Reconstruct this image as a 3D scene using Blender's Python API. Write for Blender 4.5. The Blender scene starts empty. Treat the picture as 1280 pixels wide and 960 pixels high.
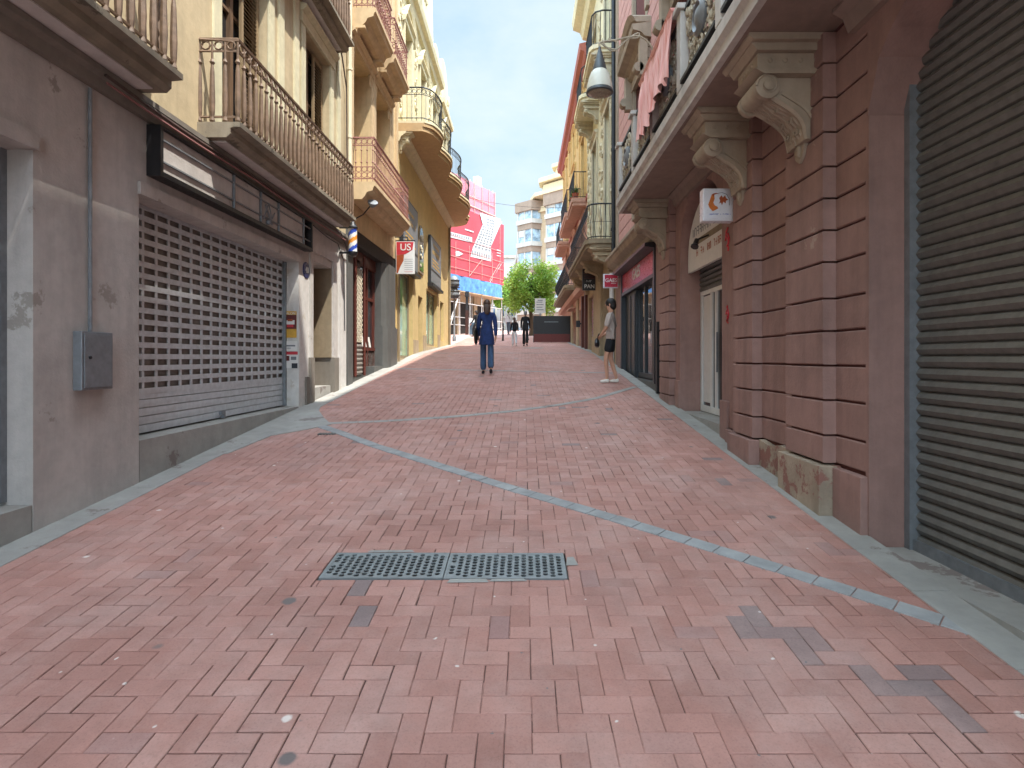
import bpy, bmesh, math, random
from mathutils import Vector, Matrix
random.seed(7)
H = 1.6                      # eye height; all coordinates below are given relative to the eye
sc = bpy.context.scene
COL = sc.collection
R = math.radians
LW, RW = -3.4, 2.35          # left and right facade planes

def G(y):                    # street profile (ramp)
    if y < -14: return -1.6-.096*14
    if y <= 18: return -1.6+.096*y
    if y <= 27: return .128+.055*(y-18)
    if y <= 46: return .623+.08*(y-27)
    return 2.143+.01*(min(y, 90)-46)

# ------------------------------------------------------------------ materials
def lin(h):
    h = h.lstrip('#'); o = []
    for i in (0, 2, 4):
        c = int(h[i:i+2], 16)/255
        o.append(c/12.92 if c <= .04045 else ((c+.055)/1.055)**2.4)
    return (o[0], o[1], o[2], 1)
class NT:
    def __init__(s, name):
        s.m = bpy.data.materials.new(name); s.m.use_nodes = True
        s.t = s.m.node_tree; s.t.nodes.clear()
        s.out = s.n('ShaderNodeOutputMaterial'); s.b = s.n('ShaderNodeBsdfPrincipled')
        s.l(s.b.outputs[0], s.out.inputs[0])
        s.pos = s.n('ShaderNodeNewGeometry').outputs['Position']
    def n(s, k, **kw):
        x = s.t.nodes.new(k)
        for a, b in kw.items(): setattr(x, a, b)
        return x
    def l(s, a, b): s.t.links.new(a, b)
    def map(s, sc_):
        m = s.n('ShaderNodeMapping'); m.inputs['Scale'].default_value = sc_; s.l(s.pos, m.inputs[0]); return m.outputs[0]
    def noise(s, scale, detail=4, vec=None, rough=.6):
        x = s.n('ShaderNodeTexNoise'); x.inputs['Scale'].default_value = scale; x.inputs['Detail'].default_value = detail
        x.inputs['Roughness'].default_value = rough
        s.l(vec or s.pos, x.inputs['Vector']); return x.outputs['Fac']
    def ramp(s, fac, stops):
        x = s.n('ShaderNodeValToRGB'); cr = x.color_ramp
        while len(cr.elements) < len(stops): cr.elements.new(.5)
        for e, (p, c) in zip(cr.elements, stops):
            e.position = p; e.color = c if isinstance(c, tuple) else (c, c, c, 1)
        s.l(fac, x.inputs[0]); return x.outputs[0]
    def mix(s, fac, a, b, mode='MIX'):
        x = s.n('ShaderNodeMix', data_type='RGBA', blend_type=mode)
        for v, i in ((fac, 0), (a, 6), (b, 7)):
            if isinstance(v, (int, float)): x.inputs[i].default_value = v
            elif isinstance(v, tuple): x.inputs[i].default_value = v
            else: s.l(v, x.inputs[i])
        return x.outputs[2]
    def bump(s, h, st, dist=.01, nrm=None):
        x = s.n('ShaderNodeBump'); x.inputs['Strength'].default_value = st; x.inputs['Distance'].default_value = dist
        s.l(h, x.inputs['Height'])
        if nrm: s.l(nrm, x.inputs['Normal'])
        s.l(x.outputs[0], s.b.inputs['Normal']); return x.outputs[0]

def sc_col(c, k): return (min(1, c[0]*k), min(1, c[1]*k), min(1, c[2]*k), 1)
def plaster(name, hexc, var=.18, streak=.35, rough=.85, bump=.35, patch=None, scale=1.1, fine=45):
    t = NT(name); c = lin(hexc)
    a = t.ramp(t.noise(scale, 8), [(.3, sc_col(c, 1-var)), (.7, sc_col(c, 1+var*.7))])
    f = t.ramp(t.noise(9, 6), [(.35, .82), (.65, 1.0)])
    a = t.mix(.7, a, f, 'MULTIPLY')
    st = t.ramp(t.noise(2.2, 7, t.map((2.2, 2.2, .22))), [(.42, 1.0), (.68, .55)])
    a = t.mix(streak, a, st, 'MULTIPLY')
    if patch:
        pf = t.ramp(t.noise(2.1, 9, None, .7), [(patch[1], 0.0), (patch[1]+.03, 1.0)])
        a = t.mix(pf, a, lin(patch[0]))
    t.l(a, t.b.inputs['Base Color']); t.b.inputs['Roughness'].default_value = rough
    b1 = t.bump(t.noise(fine, 6), bump, .006)
    t.bump(t.noise(3, 5), .25, .03, b1)
    return t.m
def metal(name, hexc, rough=.55, metallic=.0, var=.3, bump=.2):
    t = NT(name); c = lin(hexc)
    a = t.ramp(t.noise(14, 6), [(.3, sc_col(c, 1-var)), (.7, sc_col(c, 1+var))])
    t.l(a, t.b.inputs['Base Color']); t.b.inputs['Metallic'].default_value = metallic
    t.l(t.ramp(t.noise(30, 4), [(.3, rough*.8), (.7, min(1, rough*1.2))]), t.b.inputs['Roughness'])
    t.bump(t.noise(80, 4), bump, .003)
    return t.m
def glass(name, hexc, rough=.06, spec=.8, metallic=0.0, var=.5):
    t = NT(name); c = lin(hexc)
    a = t.ramp(t.noise(1.4, 3), [(.35, sc_col(c, 1-var)), (.65, sc_col(c, 1+var))])
    t.l(a, t.b.inputs['Base Color']); t.b.inputs['Roughness'].default_value = rough
    t.b.inputs['Metallic'].default_value = metallic
    t.b.inputs['Specular IOR Level'].default_value = spec
    t.bump(t.noise(1.2, 2), .06, .02)
    return t.m
def cloth(name, hexc, var=.15, rough=.9):
    t = NT(name); c = lin(hexc)
    a = t.ramp(t.noise(12, 5), [(.3, sc_col(c, 1-var)), (.7, sc_col(c, 1+var))])
    t.l(a, t.b.inputs['Base Color']); t.b.inputs['Roughness'].default_value = rough
    t.bump(t.noise(25, 4), .4, .01)
    return t.m
def wood(name, hexc, var=.35):
    t = NT(name); c = lin(hexc)
    a = t.ramp(t.noise(6, 7, t.map((4, 4, .35))), [(.3, sc_col(c, 1-var)), (.7, sc_col(c, 1+var))])
    t.l(a, t.b.inputs['Base Color']); t.b.inputs['Roughness'].default_value = .5
    t.bump(t.noise(20, 5, t.map((4, 4, .3))), .25, .004)
    return t.m

M = {}
M['b1up'] = plaster('b1_plaster_upper', '#bfae8c', .14, .4)
M['b1low'] = plaster('b1_plaster_lower', '#bdb8b2', .12, .35, patch=('#948e86', .62), bump=.6)
M['b1trim'] = plaster('b1_trim', '#cfc8a8', .08, .3)
M['white_peel'] = plaster('white_peeling_plaster', '#cfccc6', .08, .2, patch=('#b9b2a6', .6))
M['slabstone'] = plaster('slab_stone', '#8f8573', .2, .6, patch=('#5f584b', .6))
M['soffit'] = plaster('soffit_plaster', '#cdc8c3', .1, .2)
M['greystone'] = plaster('grey_stone', '#7d766c', .18, .5)
M['darkstone'] = plaster('dark_stone', '#5b5b58', .18, .3, rough=.6)
M['b2'] = plaster('b2_plaster', '#d3ba8e', .12, .35)
M['b2trim'] = plaster('b2_trim', '#c9b08a', .12, .35)
M['b2dark'] = plaster('b2_dark_render', '#2e2722', .15, .3)
M['b3low'] = plaster('b3_ochre', '#c9b07a', .10, .08)
M['b3slab'] = plaster('b3_slab', '#b89a70', .08, .15)
M['b3up'] = plaster('b3_cream', '#d8caa2', .1, .3)
M['b3trim'] = plaster('b3_trim', '#d6cba8', .08, .25)
M['r1low'] = plaster('r1_red_render', '#9a7a71', .2, .5, patch=('#a18d80', .655), bump=.6)
M['r1groove'] = plaster('r1_groove', '#5e332d', .1, .1)
M['r1up'] = plaster('r1_pink', '#cf9f97', .1, .25)
M['r1upg'] = plaster('r1_pink_groove', '#8d5f5b', .1, .1)
M['r1trim'] = plaster('r1_stone_trim', '#a59683', .14, .4)
M['r1soffit'] = plaster('r1_soffit', '#8d7a6f', .1, .3)
M['r1fascia'] = plaster('r1_fascia', '#c6c1ba', .1, .45)
M['relief'] = plaster('relief_stone', '#c4bba6', .3, .5, bump=.6)
M['peelstone'] = plaster('peeled_stone', '#ab9c88', .3, .5, patch=('#8a6257', .54), scale=2.5, bump=.9)
M['cream'] = plaster('r2_cream', '#ded5b4', .1, .3)
M['cream2'] = plaster('r2_ornament', '#c9bfa4', .2, .4)
M['beige'] = plaster('beige_stone', '#b09c7e', .2, .4)
M['taupe'] = plaster('taupe_render', '#8f8068', .15, .4)
M['yellow'] = plaster('r3_yellow', '#d0ad70', .1, .06)
M['salmon'] = plaster('r3_salmon', '#c29885', .12, .3)
M['redtrim'] = plaster('r3_red', '#a8655a', .1, .2)
M['rollgrey'] = metal('dark_roller', '#6a6a66', .5, .2, .18)
M['iron'] = metal('dark_iron', '#2e3135', .5, .4)
M['ironbrown'] = metal('brown_iron', '#6b5644', .65)
M['ironpink'] = metal('rusty_pink_iron', '#8a5c52', .65)
M['black'] = metal('black_paint', '#17171a', .45)
M['shutter'] = metal('galvanised_shutter', '#c3cacd', .5, .2, .12)
M['shutdark'] = metal('dark_shutter', '#858079', .5, .2, .15)
M['louvre'] = wood('louvre_paint', '#8a775a', .2)
M['frame'] = wood('window_frame_wood', '#6a5440')
M['creamframe'] = wood('cream_frame', '#cfc6aa', .1)
M['redwood'] = wood('red_wood', '#54261c')
M['brownwood'] = wood('brown_wood', '#3a1f18')
M['glassdark'] = glass('dark_window_glass', '#20262c')
M['glassblue'] = glass('blue_window_glass', '#4d6274', .08)
M['glassgreen'] = glass('green_shop_glass', '#9cc3b0', .06, .9, .35, .3)
M['glassshop'] = glass('dark_shop_glass', '#2c2f33', .04, 1.0, .15)
M['glasspale'] = glass('pale_window_glass', '#93a7b3', .1)
M['interior'] = metal('dark_interior', '#1b1613', .9)
M['white'] = metal('white_paint', '#d6d6d2', .5, 0, .05, .05)
M['plastic'] = metal('white_sign_plastic', '#d9dbe2', .3, 0, .03, .02)
M['greymetal'] = metal('grey_metal', '#7b8084', .5, .3, .15)
M['lampgrey'] = metal('lamp_grey', '#4c5254', .45, .2, .1)
M['lampshade'] = metal('lamp_shade_white', '#cfcfc0', .4, 0, .05, .05)
M['lampglass'] = metal('lamp_lens', '#8a7f6c', .25, 0, .2, .05)
M['gaes'] = metal('crimson_panel', '#b02038', .3, 0, .08, .02)
M['anthra'] = metal('anthracite_frame', '#2b3036', .4, .1, .1)
M['navy'] = metal('navy_enamel', '#27335f', .3, 0, .1, .02)
M['orange'] = metal('orange_print', '#c9702a', .5, 0, .15, .02)
M['rust'] = metal('rust_print', '#9a4a22', .5, 0, .15, .02)
M['bluep'] = metal('blue_print', '#2c4aa8', .4, 0, .05, .02)
M['orangep'] = metal('orange_stripe', '#d98a2a', .4, 0, .05, .02)
M['redp'] = metal('red_print', '#b9303a', .5, 0, .15, .02)
M['darkred'] = metal('dark_red_print', '#5e211c', .5, 0, .15, .02)
M['yellowp'] = metal('yellow_print', '#c79a3a', .5, 0, .15, .02)
M['paper'] = metal('paper', '#d4d2cc', .7, 0, .05, .05)
M['greyp'] = metal('grey_print', '#6f7276', .6, 0, .1, .02)
t = NT('pink_cloth'); t.l(t.ramp(t.noise(3, 3, t.map((1, 6, .4))), [(.35, lin('#d58a80')), (.5, lin('#e8b9b3')), (.62, lin('#dba09a'))]), t.b.inputs['Base Color']); t.b.inputs['Roughness'].default_value = .9; t.bump(t.noise(30, 4), .3, .006); M['pinkcloth'] = t.m
M['wire'] = metal('cable', '#4a3c36', .7)
M['wirepale'] = metal('pale_iron', '#a69c88', .6)
M['tarp'] = metal('red_tarp', '#b03f4a', .6, 0, .12, .3)
M['tarpblue'] = plaster('blue_tarp', '#5a90d0', .4, .3, scale=3)
M['tarpwhite'] = metal('white_tarp_print', '#b4b8bb', .6, 0, .05, .1)
M['scaf'] = metal('scaffold_tube', '#c4c2c0', .4, .3, .1)
M['apt'] = plaster('apartment_brick', '#bda585', .1, .2)
M['aptbrown'] = plaster('apartment_brown', '#94806f', .15, .2)
M['aptwhite'] = plaster('apartment_white', '#bdb8ae', .06, .2)
M['aptcream'] = plaster('apartment_cream', '#d2c09c', .06, .2)
M['pale'] = plaster('pale_far_plaster', '#b4b3ae', .1, .2)
M['skin'] = cloth('skin', '#b98a70', .08, .55)
M['bark'] = plaster('bark', '#5d4d3d', .3, .5)
M['plant'] = cloth('plant_leaves', '#4f6a2c', .4, .6)
M['terracotta'] = plaster('terracotta', '#a8563c', .15, .2)

# netting: translucent pink mesh
def netting(name, hexc, alpha):
    t = NT(name); t.b.inputs['Base Color'].default_value = lin(hexc); t.b.inputs['Roughness'].default_value = .8
    t.l(t.ramp(t.noise(1.2, 5), [(.3, alpha-.12), (.7, alpha+.12)]), t.b.inputs['Alpha'])
    return t.m
M['net'] = netting('pink_netting', '#d98795', .68)

def wavy(name, cols, scale, dist=3):
    t = NT(name)
    a = t.n('ShaderNodeTexNoise'); a.inputs['Scale'].default_value = scale; a.inputs['Detail'].default_value = 2; a.inputs['Distortion'].default_value = dist
    t.l(t.pos, a.inputs['Vector'])
    t.l(t.ramp(a.outputs[0], [(i/(len(cols)-1)*.5+.25, lin(c)) for i, c in enumerate(cols)]), t.b.inputs['Base Color'])
    t.b.inputs['Roughness'].default_value = .6
    return t.m
M['graffiti'] = wavy('graffiti_paint', ['#2c2528', '#8c7a80', '#a23a78', '#b9b0ac', '#3c3238', '#7d7a78'], 2.2, 4)
M['window_goods'] = wavy('shop_display_goods', ['#2a2622', '#7a6a52', '#c9bda4', '#5b3a2a', '#3c3f44'], 3.5, 1)

# brick pavers
def brickmat():
    t = NT('brick_pavers')
    at = t.n('ShaderNodeAttribute'); at.attribute_name = 'tint'
    base = t.ramp(at.outputs['Fac'], [(0, lin('#a27569')), (.3, lin('#aa7c70')), (.6, lin('#af8175')), (.95, lin('#b4887c')), (.97, lin('#97746e')), (.995, lin('#857370'))])
    big = t.ramp(t.noise(.55, 6), [(.3, .88), (.7, 1.08)])
    a = t.mix(1, base, big, 'MULTIPLY')
    pale = t.ramp(t.noise(1.3, 9, None, .7), [(.46, 0.0), (.70, .5)])
    a = t.mix(pale, a, lin('#bb9f96'))
    gz = t.ramp(t.noise(.42, 5, None, .6), [(.56, 0.0), (.70, .35)])
    a = t.mix(gz, a, lin('#8a6f6a'))
    dirt = t.ramp(t.noise(4.5, 8, None, .7), [(.36, .84), (.56, 1.0)])
    a = t.mix(.8, a, dirt, 'MULTIPLY')
    fine = t.ramp(t.noise(95, 5, None, .75), [(.30, .62), (.46, 1.0), (.7, 1.14)])
    a = t.mix(.6, a, fine, 'MULTIPLY')
    def spots(scale, size, jitter_col, keep):
        v = t.n('ShaderNodeTexVoronoi'); v.inputs['Scale'].default_value = scale
        nz = t.n('ShaderNodeTexNoise'); nz.inputs['Scale'].default_value = 22
        t.l(t.pos, nz.inputs['Vector'])
        vm = t.n('ShaderNodeVectorMath', operation='MULTIPLY_ADD'); vm.inputs[1].default_value = (.03, .03, .0); t.l(nz.outputs['Color'], vm.inputs[0]); t.l(t.pos, vm.inputs[2])
        t.l(vm.outputs[0], v.inputs['Vector'])
        d = t.ramp(v.outputs['Distance'], [(size, 1.0), (size+.03, 0.0)])
        sep = t.n('ShaderNodeSeparateColor'); t.l(v.outputs['Color'], sep.inputs[0])
        k = t.ramp(sep.outputs[0], [(keep, 1.0), (keep+.01, 0.0)])
        mm = t.n('ShaderNodeMath', operation='MULTIPLY'); t.l(d, mm.inputs[0]); t.l(k, mm.inputs[1])
        return mm.outputs[0]
    a = t.mix(spots(3.2, .04, 0, .25), a, lin('#d9cdc4'))
    a = t.mix(spots(6.5, .035, 0, .45), a, lin('#d6cbc3'))
    a = t.mix(spots(9.5, .05, 0, .12), a, lin('#77706d'))
    a = t.mix(spots(2.3, .07, 0, .3), a, lin('#6e6461'))
    t.l(a, t.b.inputs['Base Color'])
    t.l(t.ramp(t.noise(6, 5), [(.3, .62), (.7, .85)]), t.b.inputs['Roughness'])
    b = t.bump(t.noise(130, 6), .5, .003)
    t.bump(t.noise(14, 5), .35, .006, b)
    return t.m
M['brick'] = brickmat()
M['joint'] = plaster('joint_sand', '#5a4038', .3, .0, scale=4, patch=('#a07a6e', .56))
M['kerbstone'] = plaster('kerb_stone', '#9c9a94', .14, .0, patch=('#7b716c', .6), scale=2, bump=.4)
M['granite'] = plaster('granite_strip', '#9b9c9b', .22, .0, patch=('#a39c9a', .6), scale=5, bump=.4)
M['concrete'] = plaster('concrete_ground', '#99958f', .15, .0, scale=1.3)
M['plaza'] = plaster('plaza_pink_paving', '#c2a199', .1, .0, scale=.8)
M['castiron'] = metal('galvanised_grate', '#868b8b', .5, .25, .15, .4)

# ------------------------------------------------------------------ mesh builder
def WORLD(x, y, z): return (x, y, z)
def LF(u, v, w): return (LW+w, u, v)          # left facades: u along the street, v up, w out of the wall
def RF(u, v, w): return (RW-w, u, v)
def GR(x, y, z): return (x, y, z+G(y))        # lies on the street
ORIG = {}
class MB:
    def __init__(s, xf=WORLD): s.v = []; s.f = []; s.xf = xf; s.fi = []
    def add(s, vs, fs, mi=0):
        b = len(s.v); s.v += [s.xf(*p) for p in vs]
        s.f += [tuple(b+i for i in f) for f in fs]; s.fi += [mi]*len(fs); return s
    def box(s, a0, a1, b0, b1, c0, c1, mi=0):
        vs = [(a, b, c) for a in (a0, a1) for b in (b0, b1) for c in (c0, c1)]
        return s.add(vs, [(0, 1, 3, 2), (4, 6, 7, 5), (0, 4, 5, 1), (2, 3, 7, 6), (0, 2, 6, 4), (1, 5, 7, 3)], mi)
    def ext(s, prof, mk, t0, t1, mi=0):        # generic extrusion; mk(p, q, t)
        n = len(prof)
        vs = [mk(p[0], p[1], t0) for p in prof]+[mk(p[0], p[1], t1) for p in prof]
        fs = [tuple(range(n))[::-1], tuple(range(n, 2*n))]+[(i, (i+1) % n, n+(i+1) % n, n+i) for i in range(n)]
        return s.add(vs, fs, mi)
    def prof(s, wv, u0, u1, mi=0): return s.ext(wv, lambda w, v, u: (u, v, w), u0, u1, mi)      # moulding along u, profile (w, v)
    def pris(s, uv, w0, w1, mi=0): return s.ext(uv, lambda u, v, w: (u, v, w), w0, w1, mi)      # face shape (u, v) pushed out
    def plan(s, uw, v0, v1, mi=0): return s.ext(uw, lambda u, w, v: (u, v, w), v0, v1, mi)      # plan shape (u, w) raised
    def tube(s, pts, r, n=6, closed=False, mi=0):
        P = [Vector(p) for p in pts]; N = len(P); vs = []; up = None
        for i, p in enumerate(P):
            if closed: d = P[(i+1) % N]-P[i-1]
            else: d = P[min(i+1, N-1)]-P[max(i-1, 0)]
            if d.length < 1e-9: d = Vector((0, 0, 1))
            d.normalize()
            if up is None: up = d.orthogonal().normalized()
            up = (up-d*up.dot(d))
            if up.length < 1e-6: up = d.orthogonal()
            up.normalize(); sd = d.cross(up); rr = r[i] if isinstance(r, (list, tuple)) else r
            for k in range(n):
                a = 2*math.pi*k/n; vs.append(tuple(p+up*math.cos(a)*rr+sd*math.sin(a)*rr))
        fs = []
        for i in range(N if closed else N-1):
            j = (i+1) % N
            for k in range(n): fs.append((i*n+k, i*n+(k+1) % n, j*n+(k+1) % n, j*n+k))
        if not closed: fs += [tuple(range(n))[::-1], tuple(range((N-1)*n, N*n))]
        return s.add(vs, fs, mi)
    def lathe(s, c, pr, n=12, mi=0, axis=(0, 1, 0), flat=1.0):   # pr: (radius, height along axis) ; axis in local coordinates
        ax = Vector(axis).normalized(); e1 = ax.orthogonal().normalized(); e2 = ax.cross(e1); c = Vector(c); vs = []
        for r_, h in pr:
            for k in range(n):
                a = 2*math.pi*k/n; vs.append(tuple(c+ax*h+(e1*math.cos(a)+e2*math.sin(a)*flat)*max(r_, 1e-4)))
        fs = [(i*n+k, i*n+(k+1) % n, (i+1)*n+(k+1) % n, (i+1)*n+k) for i in range(len(pr)-1) for k in range(n)]
        fs += [tuple(range(n))[::-1], tuple(range((len(pr)-1)*n, len(pr)*n))]
        return s.add(vs, fs, mi)
    def ball(s, c, r, sx=1, sy=1, sz=1, n=8, m=6, mi=0):
        vs = []; fs = []
        for i in range(1, m):
            t = math.pi*i/m
            for k in range(n):
                a = 2*math.pi*k/n; vs.append((c[0]+r*sx*math.sin(t)*math.cos(a), c[1]+r*sy*math.sin(t)*math.sin(a), c[2]+r*sz*math.cos(t)))
        vs += [(c[0], c[1], c[2]+r*sz), (c[0], c[1], c[2]-r*sz)]; T = len(vs)-2
        for i in range(m-2):
            for k in range(n): fs.append((i*n+k, (i+1)*n+k, (i+1)*n+(k+1) % n, i*n+(k+1) % n))
        for k in range(n): fs.append((T, k, (k+1) % n)); fs.append((T+1, (m-2)*n+(k+1) % n, (m-2)*n+k))
        return s.add(vs, fs, mi)
    def wall(s, u0, u1, v0, v1, w0, w1, ops=(), mi=0):
        us = sorted({u0, u1} | {min(max(o[i], u0), u1) for o in ops for i in (0, 1)})
        vv = sorted({v0, v1} | {min(max(o[i], v0), v1) for o in ops for i in (2, 3)})
        for a, b in zip(us, us[1:]):
            run = None
            for c, d in zip(vv, vv[1:]):
                mu, mv = (a+b)/2, (c+d)/2
                if any(o[0] < mu < o[1] and o[2] < mv < o[3] for o in ops):
                    if run: s.box(a, b, run[0], run[1], w0, w1, mi); run = None
                else: run = (run[0] if run else c, d)
            if run: s.box(a, b, run[0], run[1], w0, w1, mi)
        return s
    def arch(s, ua, ub, spring, top, w0, w1, n=12, mi=0):   # fills the corners above an arch inside a square-headed opening
        c = (ua+ub)/2; rx = (ub-ua)/2; ry = top-spring-.002
        for i in range(n):
            x0, x1 = ua+(ub-ua)*i/n, ua+(ub-ua)*(i+1)/n
            y0 = spring+ry*math.sqrt(max(0, 1-((x0-c)/rx)**2)); y1 = spring+ry*math.sqrt(max(0, 1-((x1-c)/rx)**2))
            s.pris([(x0, y0), (x1, y1), (x1, top), (x0, top)], w0, w1, mi)
        return s
    def spiral(s, u, v, w, r, turns=1.5, a0=0, sgn=1, th=.02, n=5, steps=14, mi=0):
        pts = []
        for i in range(steps+1):
            t = i/steps; rr = r*(1-.82*t); a = a0+sgn*turns*2*math.pi*t
            pts.append((u+rr*math.cos(a), v+rr*math.sin(a), w))
        return s.tube(pts, [th*(1-.3*i/steps) for i in range(steps+1)], n, mi=mi)
    def build(s, name, mat, parent=None, smooth=False, attr=None, bevel=0):
        o3 = ORIG.get(parent.name, (0, 0, 0)) if parent else (0, 0, 0)
        if parent is None and getattr(s, 'origin', None): o3 = s.origin
        me = bpy.data.meshes.new(name)
        me.from_pydata([(p[0]-o3[0], p[1]-o3[1], p[2]-o3[2]+(0 if parent else 0)) for p in s.v], [], s.f)
        for m in (mat if isinstance(mat, (list, tuple)) else [mat]): me.materials.append(M[m] if isinstance(m, str) else m)
        if any(s.fi): me.polygons.foreach_set('material_index', s.fi)
        if attr:
            at = me.attributes.new('tint', 'FLOAT', 'FACE'); at.data.foreach_set('value', attr)
        bm = bmesh.new(); bm.from_mesh(me); bmesh.ops.recalc_face_normals(bm, faces=bm.faces); bm.to_mesh(me); bm.free()
        if smooth: me.polygons.foreach_set('use_smooth', [True]*len(me.polygons))
        o = bpy.data.objects.new(name, me); COL.objects.link(o)
        if smooth: me.set_sharp_from_angle(angle=R(38))
        if parent: o.parent = parent; ORIG[o.name] = o3
        else: o.location = (o3[0], o3[1], o3[2]+H); ORIG[o.name] = o3
        if bevel:
            b = o.modifiers.new('bevel', 'BEVEL'); b.width = bevel; b.segments = 2; b.limit_method = 'ANGLE'
        return o
def thing(name, label, cat, loc, group=None):
    o = bpy.data.objects.new(name, None); COL.objects.link(o); o.empty_display_size = .3
    o.location = (loc[0], loc[1], loc[2]+H); o['label'] = label; o['category'] = cat
    if group: o['group'] = group
    ORIG[o.name] = tuple(loc); return o
def tag(o, label, cat, group=None):
    o['label'] = label; o['category'] = cat
    if group: o['group'] = group
    return o
def struct(o): o['kind'] = 'structure'; return o
def text(s, size, mat, parent, origin, rot, ext=.004, sx=1.0, name='lettering', align='CENTER'):
    cu = bpy.data.curves.new('t', 'FONT'); cu.body = s; cu.size = size; cu.extrude = ext; cu.align_x = align; cu.align_y = 'CENTER'; cu.offset = size*.012
    ob = bpy.data.objects.new('t', cu); COL.objects.link(ob)
    bpy.context.view_layer.update()
    me = bpy.data.meshes.new_from_object(ob.evaluated_get(bpy.context.evaluated_depsgraph_get()))
    bpy.data.objects.remove(ob)
    o3 = ORIG[parent.name]
    mt = Matrix.Translation((origin[0]-o3[0], origin[1]-o3[1], origin[2]-o3[2])) @ Matrix.Rotation(rot, 4, 'Z') @ Matrix.Rotation(R(90), 4, 'X') @ Matrix.Diagonal((sx, 1, 1, 1))
    me.transform(mt); me.materials.clear(); me.materials.append(M[mat]); me.name = name
    o = bpy.data.objects.new(name, me); COL.objects.link(o); o.parent = parent; ORIG[o.name] = o3
    return o
FACE_CAM, FACE_LEFT, FACE_RIGHT = 0, -math.pi/2, math.pi/2   # text facing the camera / on right wall / on left wall

# ------------------------------------------------------------------ shared makers
def window(b, xf, u0, u1, v0, v1, depth=.2, fm='frame', pm='glassdark', trans=(.72,), mid=True, surround=None, sm=None, sill=False, shut=None, shm='louvre', fw=.06):
    f = MB(xf); d0, d1 = -depth, -depth+.06
    f.box(u0, u0+fw, v0, v1, d0, d1); f.box(u1-fw, u1, v0, v1, d0, d1); f.box(u0+fw, u1-fw, v1-fw, v1, d0, d1); f.box(u0+fw, u1-fw, v0, v0+fw*1.6, d0, d1)
    c = (u0+u1)/2
    if mid: f.box(c-fw*.6, c+fw*.6, v0+fw*1.6, v1-fw, d0+.004, d1+.012)
    for t in trans:
        vt = v0+(v1-v0)*t
        f.box(u0+fw, c-fw*.6 if mid else u1-fw, vt-.02, vt+.02, d0+.002, d1-.003)
        if mid: f.box(c+fw*.6, u1-fw, vt-.02, vt+.02, d0+.002, d1-.003)
    o = f.build('window', fm, b)
    MB(xf).box(u0+.01, u1-.01, v0+.01, v1-.01, -depth-.02, -depth+.02).build('pane', pm, o)
    if surround:
        s, th = surround
        g = MB(xf); g.box(u0-s, u0, v0, v1, 0, th); g.box(u1, u1+s, v0, v1, 0, th); g.box(u0-s-.03, u1+s+.03, v1, v1+s, 0, th+.02)
        g.prof([(0, v1+s), (th+.03, v1+s), (th+.09, v1+s+.05), (th+.09, v1+s+.09), (0, v1+s+.12)], u0-s-.05, u1+s+.05)
        g.build('surround', sm, o)
    if sill: MB(xf).box(u0-.08, u1+.08, v0-.08, v0, -depth, .1).build('sill', sm or 'b1trim', o)
    if shut:
        for (a, c_, w_) in shut:
            q = MB(xf); q.box(a, a+.05, v0+.05, v1-.05, w_, w_+.035); q.box(c_-.05, c_, v0+.05, v1-.05, w_, w_+.035)
            for k in range(3):
                vv = v0+.05+(v1-v0-.18)*k/2; q.box(a+.05, c_-.05, vv, vv+.08, w_, w_+.035)
            n = int((v1-v0)/.055)
            for k in range(n):
                vv = v0+.1+(v1-v0-.2)*k/n
                q.prof([(w_, vv+.03), (w_+.006, vv+.034), (w_+.036, vv+.004), (w_+.03, vv)], a+.05, c_-.05)
            q.build('shutter', shm, o)
    return o
def path_pts(path, step):
    out = []; 
    for i in range(len(path)-1):
        a, b = Vector(path[i]), Vector(path[i+1]); L = (b-a).length; 
        if L < 1e-6: continue
        out.append((a, b, L))
    tot = sum(x[2] for x in out); n = max(1, round(tot/step)); res = []
    for k in range(n+1):
        d = tot*k/n
        for a, b, L in out:
            if d <= L+1e-6: break
            d -= L
        t = (b-a).normalized(); res.append((a+t*min(d, L), t))
    return res
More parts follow.
